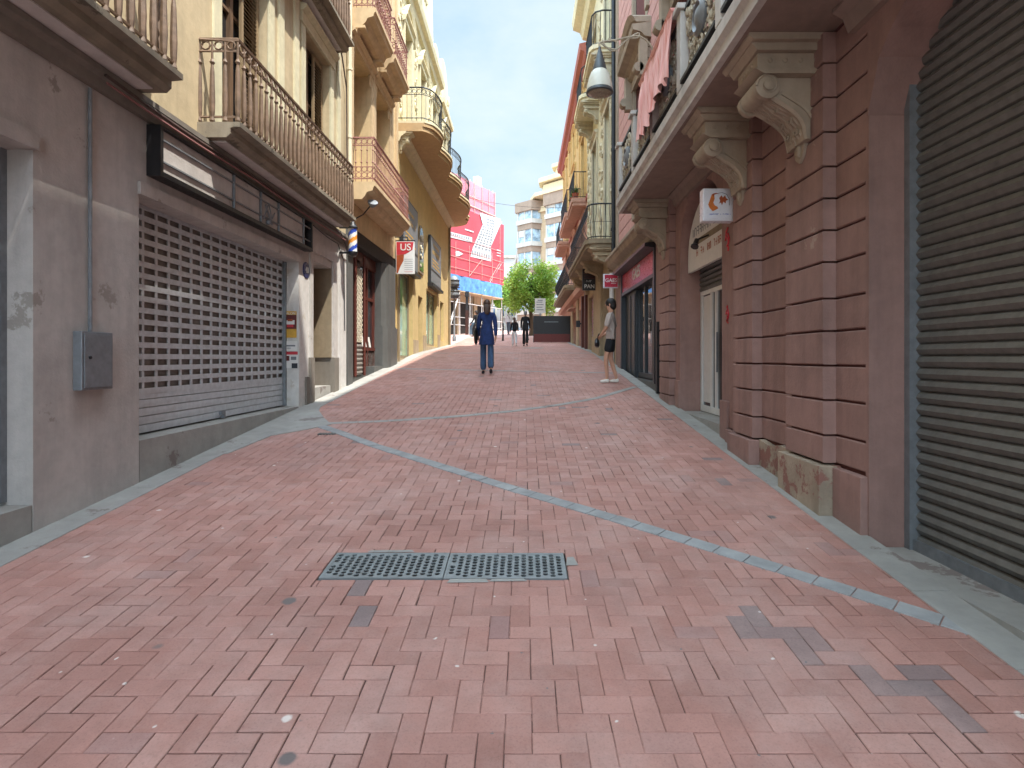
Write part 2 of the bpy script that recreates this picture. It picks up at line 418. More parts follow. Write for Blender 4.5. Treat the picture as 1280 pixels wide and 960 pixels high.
def railing(parent, xf, path, v0, v1, mat, pitch=.12, style='plain', th=.009, name='railing'):
    m = MB(xf); h = v1-v0
    def rail(v, r_, n=5): m.tube([(p[0], v, p[1]) for p in path], r_, n)
    rail(v1, .022); rail(v0+.07, .014)
    pts = path_pts(path, pitch)
    for i, (p, t) in enumerate(pts):
        u, w = p; nrm = Vector((-t[1], t[0]))
        if style == 'plain':
            m.tube([(u, v0+.0, w), (u, v1, w)], th, 4)
        elif style == 'turned':
            m.lathe((u, v0, w), [(.012, .0), (.03, .03), (.02, .07), (.026, .12), (.03, .25), (.022, h*.62), (.014, h*.7), (.028, h*.73), (.012, h*.77), (.012, h*.97)], 6)
        elif style == 'belly':
            bl = [0, .10, .16, .14, .07, .0, -.01, 0]
            q = []
            for k, bb in enumerate(bl):
                q.append((u-nrm[0]*bb*SB, v0+h*k/(len(bl)-1), w-nrm[1]*bb*SB))
            m.tube(q, th, 4)
        elif style == 'rings':
            m.tube([(u, v0, w), (u, v1, w)], th, 4); m.lathe((u, v0+h*.42, w), [(th, 0), (.022, .02), (th, .05)], 5)
            m.lathe((u, v0+h*.70, w), [(th, 0), (.02, .02), (th, .04)], 5)
        if i < len(pts)-1 and style in ('rings', 'turned', 'band'):
            p2 = pts[i+1][0]; c = (p+p2)/2; rr = min((p2-p).length*.46, .055)
            def ring(vc, r2, tt=.007):
                m.tube([(c[0]+t[0]*math.cos(a)*r2, vc+math.sin(a)*r2, c[1]+t[1]*math.cos(a)*r2) for a in [k*math.pi/4 for k in range(8)]], tt, 4, True)
            if style == 'rings': ring(v1-.075, rr); ring(v0+.14, rr); ring(v0+.14+2*rr+.01, rr)
            elif style == 'turned': ring(v1-.06, rr*.8, .011)
            else: ring(v1-.1, rr)
        if style == 'band': m.tube([(u, v0, w), (u, v1, w)], th, 4)
    if style in ('rings',): rail(v1-.15, .012); rail(v0+.30, .010)
    if style == 'band': rail(v1-.19, .01)
    if style == 'turned': rail(v1-.12, .014)
    if style == 'belly': rail(v0+h*.5, .006)
    return m.build(name, mat, parent, smooth=False)
SB = 1
def roller(b, xf, u0, u1, v0, v1, w, mat, pitch=.09, name='roller_shutter'):
    m = MB(xf); n = max(1, int((v1-v0)/pitch)); s = (v1-v0)/n
    for i in range(n):
        a = v0+i*s; m.prof([(w-.02, a), (w, a+.01), (w+.018, a+s*.5), (w, a+s-.01), (w-.02, a+s)], u0, u1)
    return m.build(name, mat, b)
# ================================================================== GROUND
BRK = [-60, -14, 18, 27, 46, 90, 600]
def sheet(name, x0, x1, y0, y1, off, mat, thick=None):
    m = MB(); ys = sorted({y0, y1} | {b for b in BRK if y0 < b < y1})
    for a, b in zip(ys, ys[1:]):
        m.add([(x0, a, G(a)+off), (x1, a, G(a)+off), (x1, b, G(b)+off), (x0, b, G(b)+off)], [(0, 1, 2, 3)])
    return m.build(name, mat)
struct(sheet('ground', -300, 300, -60, 600, -.07, 'concrete'))
GRATE = (-1.20, .26, 3.33, 3.69)            # rectangle of the two drain grates
def sub(r, h):                               # rectangle minus rectangle
    x0, x1, y0, y1 = r; a0, a1, b0, b1 = h
    if x1 <= a0 or x0 >= a1 or y1 <= b0 or y0 >= b1: return [r]
    o = []
    if x0 < a0: o.append((x0, a0, y0, y1))
    if x1 > a1: o.append((a1, x1, y0, y1))
    c0, c1 = max(x0, a0), min(x1, a1)
    if y0 < b0: o.append((c0, c1, y0, b0))
    if y1 > b1: o.append((c0, c1, b1, y1))
    return o
BX0, BX1 = -3.32, 2.22
m = MB()
for (a, b, c, d) in sub((BX0, BX1, -1.2, 34), GRATE):
    ys = sorted({c, d} | {q for q in BRK if c < q < d})
    for p, q in zip(ys, ys[1:]): m.add([(a, p, G(p)-.007), (b, p, G(p)-.007), (b, q, G(q)-.007), (a, q, G(q)-.007)], [(0, 1, 2, 3)])
struct(m.build('joint_sand', 'joint'))
sheet_b = MB(); sheet_b.box(BX0, BX1, -14, -1.2, -.03, 0.0); sheet_b.v = [(p[0], p[1], p[2]+G(p[1])) for p in sheet_b.v]
struct(sheet_b.build('paving_behind', 'plaza'))
m = MB(); tints = []; U = .1
def brick(r):
    for (x0, x1, y0, y1) in sub(r, GRATE):
        if x1 > BX1: x1 = BX1
        if x0 < BX0: x0 = BX0
        if x1-x0 < .012 or y1-y0 < .012: continue
        g = random.choice((.0008, .0010, .0012, .0014, .0022, .0030))*(1.25 if .2 < math.sin(x0*1.7+1)*math.cos(y0*1.1)+.3 else .7)
        x0 += g; x1 -= g; y0 += g*1.1; y1 -= g
        j = lambda: random.uniform(-.0011, .0011)
        z = random.uniform(-.0012, .0012); tx = random.uniform(-.006, .006); ty = random.uniform(-.006, .006)
        cx, cy = (x0+x1)/2, (y0+y1)/2; c = .0035
        rot = random.uniform(-.005, .005)
        def P(x, y, dz):
            x_ = x-(y-cy)*rot; y_ = y+(x-cx)*rot
            return (x_, y_, G(y_)+z+dz+tx*(x-cx)+ty*(y-cy))
        co = [(x0, y0), (x1, y0), (x1, y1), (x0, y1)]; co = [(x+j(), y+j()) for x, y in co]
        ci = [(x0+c, y0+c), (x1-c, y0+c), (x1-c, y1-c), (x0+c, y1-c)]
        vs = [P(x, y, -.012) for x, y in co]+[P(x, y, -.003) for x, y in co]+[P(x, y, 0) for x, y in ci]
        fs = [(8, 9, 10, 11)]+[(4+i, 4+(i+1) % 4, 8+(i+1) % 4, 8+i) for i in range(4)]+[(i, (i+1) % 4, 4+(i+1) % 4, 4+i) for i in range(4)]
        m.add(vs, fs); t = random.random()*.97
        if 1.0 < cx < 1.75 and 2.25 < cy < 3.0 and abs((cx-1.0)*-.9+3.0-cy) < .17 and random.random() < .75: t = .985+random.random()*.015
        elif random.random() < .006: t = 1
        tints.extend([t]*len(fs))
nx0, nx1, ny0, ny1 = int(BX0/U)-2, int(BX1/U)+2, -12, 340
OX, OY = .03, .05
for ix in range(nx0, nx1):
    for iy in range(ny0, ny1):
        k = (ix-iy) % 4
        x, y = ix*U+OX, iy*U+OY
        if k == 0: r = (x, x+2*U, y, y+U)
        elif k == 3: r = (x, x+U, y, y+2*U)
        else: continue
        if r[1] <= BX0 or r[0] >= BX1: continue
        brick(r)
struct(m.build('brick_paving', 'brick', attr=tints))
# kerb slabs along both facades
def slabs(name, xa, xb, y0, y1, L, mat, off=.006, jit=.0):
    m = MB(); y = y0; tl = 0
    while y < y1:
        l = L*random.uniform(.85, 1.15); e = min(y+l-.006, y1)
        z = off+random.uniform(-.001, .001)
        m.box(xa+random.uniform(-jit, jit), xb, y, e, G(0)*0-.05, z); y += l
    m.v = [(p[0], p[1], p[2]+G(p[1])) for p in m.v]
    return struct(m.build(name, mat, bevel=.003))
slabs('kerb_strip', -3.40, -3.10, 8.8, 26.5, .62, 'kerbstone', .006, .004)
slabs('kerb_strip', -3.40, -3.16, -6, 6.1, .8, 'kerbstone', .006, .004)
slabs('kerb_strip', 2.14, 2.36, -8, 35, .62, 'kerbstone', .006, .004)
# pale apron slabs at the shutters, wedge shaped
m = MB()
ap = [(-3.4, 5.9), (-3.12, 6.1), (-3.02, 6.9), (-2.72, 7.25), (-2.52, 7.55), (-2.75, 7.95), (-3.02, 8.5), (-3.1, 8.8), (-3.4, 8.8)]
m.ext(ap, lambda x, y, z: (x, y, z+G(y)), -.04, .0085)
struct(m.build('pavement_apron', 'kerbstone'))
# thresholds (level steps in front of the recessed shutters)
m = MB(); m.box(-4.2, -3.402, 5.11, 8.715, -2, -.735); m.box(-4.2, -3.402, .21, 3.99, -3, -1.02); m.box(-4.2, -3.402, -4.59, -1.01, -4, -1.45)
struct(m.build('threshold_slab', 'kerbstone'))
# granite strips crossing the bricks
def strip(name, pts, wd, L, mat):
    m = MB(); P = [Vector(p) for p in pts]
    seg = path_pts([tuple(p) for p in P], L)
    for (p, t), (q, t2) in zip(seg, seg[1:]):
        d = (q-p).normalized(); n = Vector((-d[1], d[0])); a = p+d*.003; b = q-d*.003; wj = wd*random.uniform(.96, 1.03)
        z = .0065+random.uniform(-.001, .0012)
        c = [a-n*wj/2, b-n*wj/2, b+n*wj/2, a+n*wj/2]
        m.ext([(v[0], v[1]) for v in c], lambda x, y, zz: (x, y, zz+G(y)), -.012, z)
    return struct(m.build(name, mat, bevel=.0025))
strip('granite_strip', [(-2.62, 7.45), (-2.2, 7.02), (-1.68, 6.45), (-1.1, 5.9), (-.55, 5.38), (-.1, 4.95), (.3, 4.6), (.72, 4.22), (1.12, 3.85), (1.5, 3.49), (2.24, 2.76)], .125, .2, 'granite')
strip('granite_strip', [(-2.6, 7.62), (-1.9, 7.75), (-1.0, 8.05), (-.2, 8.45), (.5, 8.95), (1.2, 9.6), (2.1, 10.9)], .11, .2, 'kerbstone')
strip('granite_strip', [(-3.1, 18.2), (2.14, 18.2)], .14, .4, 'kerbstone')
strip('granite_strip', [(-3.1, 13.9), (2.14, 13.0)], .10, .4, 'kerbstone')
# far square
m = MB()
for a, b in ((34, 46), (46, 90)):
    m.add([(-40, a, G(a)+.002), (40, a, G(a)+.002), (40, b, G(b)+.002), (-40, b, G(b)+.002)], [(0, 1, 2, 3)])
struct(m.build('square_paving', 'plaza'))
m = MB()
m.add([(-14, 25.9, G(25.9)-.02), (-3.32, 25.9, G(25.9)-.02), (-3.32, 27, G(27)-.02), (-14, 27, G(27)-.02), (-14, 34.1, G(34.1)-.002), (-3.32, 34.1, G(34.1)-.002)], [(0, 1, 2, 3), (3, 2, 5, 4)])
struct(m.build('side_paving', 'plaza'))
# oval pale cover in the far paving
m = MB(GR); m.lathe((.35, 22.4, .0), [(.42, -.01), (.42, .007), (.36, .009), (.36, .003), (0.01, .003)], 28, axis=(0, 0, 1))
tag(m.build('manhole_cover', 'kerbstone'), 'pale round manhole cover set in the bricks in front of the walkers', 'manhole cover')
m = MB(GR); m.box(-2.5, -2.28, 6.98, 7.03, -.01, .006)
for k in range(6): m.box(-2.49+k*.035, -2.47+k*.035, 6.96, 7.05, -.01, .008)
tag(m.build('drain_slot', 'darkstone'), 'small dark drain slot in the bricks near the granite strip', 'drain')

# perforated drain grates
def grate(x0, x1, y0, y1, label):
    t = thing('drain_grate', label, 'drain grate', ((x0+x1)/2, (y0+y1)/2, G((y0+y1)/2)), 'perforated drain grates side by side')
    m = MB(GR); fw = .016
    m.box(x0, x1, y0, y0+fw, -.03, .004); m.box(x0, x1, y1-fw, y1, -.03, .004); m.box(x0, x0+fw, y0+fw, y1-fw, -.03, .004); m.box(x1-fw, x1, y0+fw, y1-fw, -.03, .004)
    m.build('frame', 'castiron', t)
    p = MB(GR); a0, a1, b0, b1 = x0+fw, x1-fw, y0+fw, y1-fw; nx, ny = 16, 8
    cw, ch = (a1-a0)/nx, (b1-b0)/ny; z = .002
    K = 12
    for i in range(nx):
        for j in range(-1, ny+1):
            oy = (ch/2 if i % 2 else 0)
            cy0 = b0+j*ch+oy; cy1 = cy0+ch
            lo, hi = max(cy0, b0), min(cy1, b1)
            if hi-lo < 1e-4: continue
            cx0 = a0+i*cw; cx1 = cx0+cw
            full = cy0 >= b0-1e-6 and cy1 <= b1+1e-6
            if not full or (i in (0,) and j % 4 == 0):
                p.add([(cx0, lo, z), (cx1, lo, z), (cx1, hi, z), (cx0, hi, z)], [(0, 1, 2, 3)]); continue
            cx, cy = (cx0+cx1)/2, (cy0+cy1)/2; rr = min(cw, ch)*.435; vs = []
            for k in range(K):
                a = 2*math.pi*k/K+math.pi/K; ca, sa = math.cos(a), math.sin(a); s_ = min((cw/2)/max(abs(ca), 1e-6), (ch/2)/max(abs(sa), 1e-6))
                vs.append((cx+ca*s_, cy+sa*s_, z))
            # use exact corners
            vs2 = [(cx+cw*.37*math.cos(2*math.pi*k/K+math.pi/K), cy+ch*.465*math.sin(2*math.pi*k/K+math.pi/K), z) for k in range(K)]
            vs3 = [(a, b, -.004) for a, b, _ in vs2]
            cor = [(cx1, cy1, z), (cx0, cy1, z), (cx0, cy0, z), (cx1, cy0, z)]
            b_ = len(p.v); p.add(vs+vs2+vs3, [(k, (k+1) % K, K+(k+1) % K, K+k) for k in range(K)]+[(K+k, K+(k+1) % K, 2*K+(k+1) % K, 2*K+k) for k in range(K)])
            for q, c in enumerate(cor):           # corner triangles
                ang = math.atan2(c[1]-cy, c[0]-cx) % (2*math.pi)
                k = int((ang-math.pi/K)//(2*math.pi/K)) % K
                p.add([vs[k], vs[(k+1) % K], c], [(0, 1, 2)])
    pl = p.build('perforated_plate', 'castiron', t)
    q = MB(GR); q.box(x0+.005, x1-.005, y0+.005, y1-.005, -.068, -.05); q.build('pit_shade', 'black', t)  # black sheet below the holes, shade of the drain put into its colour
grate(-1.19, -.473, 3.345, 3.68, 'left of the two perforated grey steel drain grates set in the brick paving')
grate(-.467, .25, 3.34, 3.675, 'right of the two perforated grey steel drain grates, with pale mortar round its edge')
m = MB(GR)
for (a, b, c, d) in [(-.44, -.2, 3.285, 3.335), (-.2, .02, 3.3, 3.335), (.255, .33, 3.5, 3.62), (-1.0, -.7, 3.685, 3.72)]:
    m.plan([(a, c), (b, c+.006), (b-.02, d), (a+.015, d-.004)], 0, .0045) if False else m.add([(a, c, .0045), (b, c+.006, .0045), (b-.02, d, .0045), (a+.015, d-.004, .0045)], [(0, 1, 2, 3)])
struct(m.build('mortar_patch', 'kerbstone'))

# ================================================================== BUILDING 1 (left, nearest)
b1 = thing('apartment_building', 'beige rendered old apartment building at the left with closed metal shop shutter', 'building', (LW, 4, G(4)))
# ground floor wall : openings for shutters and door
SH = [(-4.6, -1.0, -3, 1.55), (.2, 4.0, -3, 1.55), (5.1, 8.72, -3, 1.55)]
DOOR = (9.25, 10.22, -3, 1.57)
m = MB(LF); m.wall(-8, 11.0, -3, 2.28, -.6, 0, SH+[DOOR]); m.build('ground_floor_wall', 'b1low', b1)
m = MB(LF); m.box(8.722, 9.23, -1.3, 1.25, 0, .004) ; m.box(8.716, 8.7195, -1.3, 1.5, -.2, -.001); m.build('white_plaster', 'white_peel', b1)
UP = [(-4, -2.8, 2.3, 5.1), (.2, 1.4, 2.3, 5.1), (3.2, 4.4, 2.3, 5.1), (6.45, 7.65, 2.3, 5.1), (8.93, 10.08, 2.3, 5.1), (6.45, 7.65, 5.8, 8.4), (8.93, 10.08, 5.8, 8.4)]
m = MB(LF); m.wall(-8, 11.1, 2.28, 10.2, -.6, .003, UP); m.build('upper_wall', 'b1up', b1)
m = MB(LF); m.prof([(0, 9.9), (.1, 9.9), (.16, 10.0), (.35, 10.05), (.4, 10.2), (0, 10.25)], -8, 11.05); m.build('cornice', 'b1trim', b1)
m = MB(LF); m.box(-8, 11.1, -3, 10.1, -9, -.61); m.build('rear_block', 'b1up', b1)
for (a, b, c, d) in UP:
    sh = None
    if abs(a-6.45) < .01: sh = [(7.15, 7.6, -.13)]
    if abs(a-8.93) < .01: sh = [(9.62, 10.05, -.14)]
    window(b1, LF, a, b, c, d, .24, 'frame', 'glassdark', (.68,), True, (.16, .03), 'b1trim', False, sh, 'louvre')
# pilaster strips and flat mouldings between the windows
m = MB(LF)
for (u0, u1) in ((7.95, 8.12), (8.5, 8.66), (10.45, 10.62)): m.box(u0, u1, 2.5, 9.9, .003, .035)
m.build('pilaster_strip', 'b1trim', b1)
# balconies
def balcony_b1(u0, u1, v, out, rail=True, st='turned'):
    m = MB(LF)
    m.prof([(0, v-.16), (out-.14, v-.16), (out-.10, v-.12), (out-.10, v-.06), (out, v-.05), (out, v), (0, v)], u0, u1)
    o = m.build('balcony', 'slabstone', b1)
    q = MB(LF); q.box(u0+.1, u1-.1, v-.172, v-.161, .005, out-.2); q.build('soffit', 'soffit', o)
    railing(o, LF, [(u0+.05, 0), (u0+.05, out-.05), (u1-.05, out-.05), (u1-.05, 0)], v+.0, v+.88, 'ironbrown', .135, st)
    return o
balcony_b1(6.0, 10.15, 2.45, .45)
balcony_b1(2.6, 5.0, 2.45, .45)
balcony_b1(-1.0, 1.8, 2.45, .45)
balcony_b1(6.6, 10.35, 5.62, .36)
# shutters
def grid_shutter(b, u0, u1, v0, v1, w):
    bk = MB(LF); bk.box(u0, u1, v0, v1, w-.06, w-.03)
    o = bk.build('roller_shutter', 'shutdark', b)
    m = MB(LF); sp = v0+.40
    n = 5
    for i in range(n):
        a = v0+(sp-v0)*i/n; m.prof([(w-.028, a), (w, a+.004), (w+.002, a+.04), (w, a+(sp-v0)/n-.004), (w-.028, a+(sp-v0)/n-.002)], u0, u1)
    m.build('solid_slats', 'shutter', o)
    g = MB(LF); k = int((u1-u0)/.2)
    rows = int((v1-sp)/.108)
    for j in range(rows+1):
        vv = sp+(v1-sp)*j/rows; g.box(u0, u1, vv-.026, vv+.026, w-.012, w+.004)
    for i in range(k+1):
        uu = u0+(u1-u0)*i/k
        for j in range(rows):
            va = sp+(v1-sp)*j/rows+.0255; vb = sp+(v1-sp)*(j+1)/rows-.0255
            g.box(uu-.018, uu+.018, va, vb, w-.011, w+.001)
    g.build('perforated_slats', 'shutter', o)
    h = MB(LF); h.box((u0+u1)/2-.04, (u0+u1)/2+.04, v0+.04, v0+.08, w, w+.04); h.box((u0+u1)/2-.02, (u0+u1)/2+.02, v0+.0, v0+.05, w+.01, w+.05); h.build('lock', 'greymetal', o)
    gd = MB(LF); gd.box(u0-.0, u0+.05, v0, v1, w+.006, w+.05); gd.box(u1-.05, u1, v0, v1, w+.006, w+.05); gd.build('guide_rail', 'greymetal', o)
grid_shutter(b1, 5.1, 8.72, -.72, 1.55, -.23)
grid_shutter(b1, .2, 4.0, -1.0, 1.55, -.23)
grid_shutter(b1, -4.6, -1.0, -1.4, 1.55, -.23)
for (a, b) in ((5.1, 8.72), (.2, 4.0), (-4.6, -1.0)):
    m = MB(LF); m.box(a-.02, b+.02, 1.44, 1.552, -.2, .03); m.build('lintel', 'b1low', b1)
m = MB(LF); m.prof([(0, 2.12), (.05, 2.12), (.07, 2.2), (.12, 2.22), (.12, 2.27), (0, 2.27)], -8, 11.0); m.build('string_course', 'greystone', b1)
# door with deep reveal
m = MB(LF); m.box(9.26, 10.21, -.93, 1.56, -.52, -.47); d = m.build('entrance_door', 'brownwood', b1)
m = MB(LF)
for (a, b) in ((9.33, 9.70), (9.77, 10.14)):
    for (c, e) in ((-.55, .0), (.1, 1.35)):
        m.box(a, b, c, c+.03, -.47, -.45); m.box(a, b, e-.03, e, -.47, -.45); m.box(a, a+.03, c+.03, e-.03, -.47, -.45); m.box(b-.03, b, c+.03, e-.03, -.47, -.45)
m.build('panel', 'brownwood', d)
MB(LF).lathe((9.72, .25, -.45), [(.012, 0), (.012, .04), (.03, .05), (.03, .07), (.0, .08)], 10, axis=(0, 0, 1)).build('handle', 'greymetal', d)
m = MB(LF); m.box(9.26, 10.21, -3, G(10.2)+.13, -.5, -.02); m.build('door_step', 'kerbstone', b1)
m = MB(LF)
m.box(9.10, 9.256, -3, .0, -.45, .05); m.box(10.214, 10.46, -3, .0, -.45, .05); m.box(8.95, 9.10, -3, -.3, .0, .035)
m.build('door_plinth', 'greystone', b1)
m = MB(LF); m.box(9.12, 9.247, 0.002, 1.7, .0, .03); m.box(10.223, 10.40, 0.002, 1.7, .0, .03); m.box(9.12, 10.40, 1.702, 1.9, .0, .03); m.build('door_surround', 'b1low', b1)
m = MB(LF); m.box(10.19, 10.2135, .002, 1.565, -.46, -.002); m.build('reveal', 'taupe', b1)
m = MB(LF); m.box(10.55, 10.95, -2.5, 2.05, .0, .03); m.build('white_pillar', 'white_peel', b1)
# fascia sign box above the shutter (old shop sign)
t = thing('sign_box', 'empty dark framed shop sign box over the closed metal shutter', 'sign box', (LW, 7.2, 1.86))
m = MB(LF); a, b, c, d_ = 5.2, 8.95, 1.64, 2.1
m.box(a, b, c, c+.045, .0, .13); m.box(a, b, d_-.02, d_, .0, .13); m.box(a, a+.04, c+.045, d_-.02, 0, .13); m.box(b-.04, b, c+.045, d_-.02, 0, .13); m.build('frame', 'black', t)
m = MB(LF)
for (p, q) in ((5.25, 6.55), (6.6, 7.22), (7.26, 7.75), (7.79, 8.62)): m.box(p, q, c+.046, d_-.021, .01, .09)
m.build('panel', 'b1low', t)
m = MB(LF); m.box(5.25, 8.905, c+.14, c+.155, .092, .11); m.box(5.25, 8.905, d_-.12, d_-.105, .092, .11)
for q in (6.57, 7.24, 7.77, 8.64): m.box(q-.01, q+.01, c+.046, d_-.021, .092, .115)
m.tube([(7.3, 1.75, .11), (7.42, 1.98, .12), (7.5, 1.8, .13), (7.6, 1.9, .12)], .009, 5); m.tube([(7.35, 1.95, .11), (7.5, 1.72, .13)], .012, 5); m.ball((7.42, 1.74, .12), .035)
m.tube([(8.3, 1.72, .08), (8.45, 1.78, .08), (8.6, 1.73, .08)], .012, 5)
m.build('bracket', 'greymetal', t)
# cables under the balcony
def cable(pts, r, mat, label, cat='cable'):
    m = MB(LF); Q = []
    for i in range(len(pts)-1):
        for k in range(6):
            s_ = k/6; p = [pts[i][j]*(1-s_)+pts[i+1][j]*s_ for j in range(3)]; p[1] -= .02*math.sin(math.pi*s_); Q.append(tuple(p))
    Q.append(pts[-1]); m.tube(Q, r, 5); tag(m.build('cable', mat), label, cat)
cable([(4.5, 2.2, .14), (6.5, 2.19, .14), (8.2, 2.2, .14), (10.3, 2.21, .14), (10.9, 2.0, .1)], .014, 'wire', 'dark brown cable fixed under the left balcony above the sign box')
cable([(4.5, 2.14, .15), (7.0, 2.15, .15), (10.6, 2.14, .15)], .010, 'r1upg', 'thin reddish cable running under the left balcony')
cable([(9.2, 2.1, .05), (10.4, 2.05, .05), (10.75, 1.8, .05), (10.8, .5, .05)], .009, 'black', 'thin black cable dropping down the pale corner pillar at the barber pole')
# number plaque
t = thing('house_number_plaque', 'round navy enamel plaque reading 40 on the white pillar', 'house number', (LW, 9.0, 1.36))
MB(LF).lathe((9.0, 1.36, 0), [(.13, .0), (.13, .012), (.12, .016), (.0, .018)], 28, axis=(0, 0, 1)).build('disc', 'navy', t)
text('40', .13, 'white', t, (LW+.022, 9.0, 1.36), FACE_RIGHT, .003)
# posters on the reveal of the shutter opening (face the street's near end) at u = 8.715
def poster(name, label, cat, x0, x1, z0, z1, y, parts, mat='paper'):
    t = thing(name, label, cat, ((x0+x1)/2, y, z0))
    MB().box(x0, x1, y-.004, y, z0, z1).build('sheet', mat, t)
    for i_, (p, q, r_, s_, mm) in enumerate(parts):
        X0, X1 = x0+(x1-x0)*p, x0+(x1-x0)*q; Z0, Z1 = z0+(z1-z0)*r_, z0+(z1-z0)*s_
        MB().box(X0, X1, y-.006-i_*.0006, y-.0042, Z0, Z1).build('print', mm, t)
    return t
yy = 8.712
t = poster('poster', 'dark red and orange event poster headed SALON on the white pillar', 'poster', -3.62, -3.43, .30, .70, yy, [(.0, 1, .33, .86, 'darkred'), (.15, .85, .5, .66, 'paper'), (.25, .75, .4, .5, 'redp'), (.3, .7, .62, .7, 'rust')], 'yellowp')
text('SALON', .05, 'paper', t, (-3.525, yy-.010, .665), FACE_CAM, .001)
poster('notice', 'small white notice with blue grey lettering below the orange poster', 'notice', -3.61, -3.42, .10, .25, yy, [(.15, .85, .45, .6, 'greyp'), (.2, .5, .25, .32, 'greyp')])
poster('notice', 'white flyer with a red header band and two dark photos at knee height', 'notice', -3.64, -3.41, -.16, .09, yy, [(0, 1, .82, 1, 'redp'), (.05, .45, .45, .75, 'darkred'), (.6, .98, .0, .3, 'anthra'), (.55, .9, .5, .7, 'greyp')])
for i, (a, b, mm) in enumerate(((7.9, 8.12, 'paper'),)): pass

# barber pole on the corner
t = thing('barber_pole', 'barber pole with blue white and orange stripes on the left corner pillar', 'barber pole', (-3.13, 10.55, 1.9))
c = (-3.13, 10.55)
m = MB(); n = 24; hgt = .42; rows = 24; z0 = 1.93
vs = []; fs = []; mi = []
for j in range(rows+1):
    for k in range(n): a = 2*math.pi*k/n; vs.append((c[0]+.078*math.cos(a), c[1]+.078*math.sin(a), z0+hgt*j/rows))
for j in range(rows):
    for k in range(n):
        s_ = ((k/n)+(j/rows)*1.15) % 1.0 if False else ((-k/n)*1.0+(j/rows)*1.35) % 1.0
        q = s_*4 % 4
        i_ = 0 if q < 1 else (1 if q < 2 else (0 if q < 3 else 2))
        m.add([vs[j*n+k], vs[j*n+(k+1) % n], vs[(j+1)*n+(k+1) % n], vs[(j+1)*n+k]], [(0, 1, 2, 3)], i_)
m.build('striped_cylinder', ['white', 'bluep', 'orangep'], t, smooth=False)
MB().lathe((c[0], c[1], z0+hgt), [(.09, 0), (.092, .03), (.07, .05), (.05, .09), (.045, .11), (.02, .14), (.0, .145)], 16, axis=(0, 0, 1)).build('top_cap', 'black', t, True)
MB().lathe((c[0], c[1], z0-.07), [(.0, -.02), (.05, 0), (.085, .03), (.09, .07)], 16, axis=(0, 0, 1)).build('bottom_cap', 'black', t, True)
m = MB(); m.box(LW+.03, c[0]-.03, c[1]-.02, c[1]+.02, z0-.03, z0-.0); m.box(LW+.03, c[0]-.03, c[1]-.02, c[1]+.02, z0+hgt+.01, z0+hgt+.04); m.build('bracket', 'black', t)
# drain pipe B1/B2
m = MB(LF); m.tube([(11.06, 10, .06), (11.06, 3.3, .06)], .045, 8)
for v in (9.3, 7.4, 5.5, 4.2): m.tube([(11.06, v, .06), (11.06, v+.05, .06)], .055, 8)
tag(m.build('drain_pipe', 'creamframe'), 'cream vertical drain pipe between the beige and the ochre left buildings', 'drain pipe')
m = MB(LF); m.tube([(10.5, 6.4, .03), (10.6, 5.6, .05), (10.9, 5.1, .05), (10.95, 3.2, .05)], .014, 5)
tag(m.build('cable', 'wire'), 'dark cable hanging down the beige wall beside the cream drain pipe', 'cable')

# ================================================================== BUILDING 2 (ochre, stone balconies, barber shop)
b2 = thing('apartment_building', 'narrow ochre building with moulded stone balconies above the dark barber shop', 'building', (LW, 13.2, G(13.2)))
OP2 = [(11.35, 12.75, 3.45, 6.2), (13.15, 14.5, 3.45, 6.2), (11.45, 12.7, 6.85, 9.2), (13.2, 14.45, 6.85, 9.2)]
m = MB(LF); m.wall(11.1, 15.45, 2.6, 12, -.8, 0, OP2); m.build('upper_wall', 'b2', b2)
m = MB(LF); m.box(11.1, 15.45, -3, 12, -9, -.81); m.build('rear_block', 'b2', b2)
m = MB(LF); m.prof([(0, 11.4), (.12, 11.4), (.2, 11.6), (.4, 11.66), (.45, 11.85), (0, 11.9)], 11.1, 15.45); m.build('cornice', 'b2trim', b2)
for (a, b, c, d) in OP2: window(b2, LF, a, b, c, d, .55, 'creamframe', 'glassdark', (.75,), True, (.12, .04), 'b2trim', False, [(b-.5, b-.04, -.4)], 'creamframe')
m = MB(LF)
for u in (11.18, 12.86, 14.62, 15.2):
    m.box(u, u+.2, 3.5, 11.3, .0, .05)
m.build('pilaster_strip', 'b2trim', b2)
# shop front of building 2 : recessed, dark
m = MB(LF); m.box(11.1, 15.45, 2.3, 2.6, -.8, -.02); m.build('dark_frieze', 'b2dark', b2)
m = MB(LF); m.box(11.001, 11.35, -3, 2.5, -.6, .04); m.prof([(0, 1.95), (.1, 1.98), (.12, 2.1), (0, 2.12)], 11.0, 11.35); m.build('stone_pier', 'darkstone', b2)
m = MB(LF)
pl = [(13.95, -.6), (13.95, -.05), (14.05, .05), (14.2, .09), (14.75, .09), (15.0, .06), (15.1, 0), (15.1, -.6)]
m.plan(pl, -2.6, 2.298); m.plan([(13.90, -.6), (13.90, 0.0), (14.02, .09), (14.18, .13), (14.78, .13), (15.05, .1), (15.15, 0), (15.15, -.6)], -2.6, G(14.5)+.95)
m.plan([(13.92, -.6), (13.92, -.02), (14.03, .07), (14.19, .11), (14.77, .11), (15.02, .08), (15.12, 0), (15.12, -.6)], G(14.5)+.95, G(14.5)+.98)
m.build('stone_pier', 'darkstone', b2)
m = MB(LF); m.box(15.102, 15.45, -3, 2.298, -.6, -.03); m.build('side_pier', 'b3low', b2)
m = MB(LF); m.box(11.35, 13.95, -3, G(12.5)+.02, -.6, -.16); m.box(13.1, 13.9, -3, G(12.5)+.2, -.5, -.0); m.build('shop_step', 'darkstone', b2)
gf = G(12.6)
m = MB(LF)
for u in (11.38, 11.62, 12.18, 12.62, 13.25, 13.85):
    m.box(u, u+.075, gf+.02, 2.3, -.3, -.2)
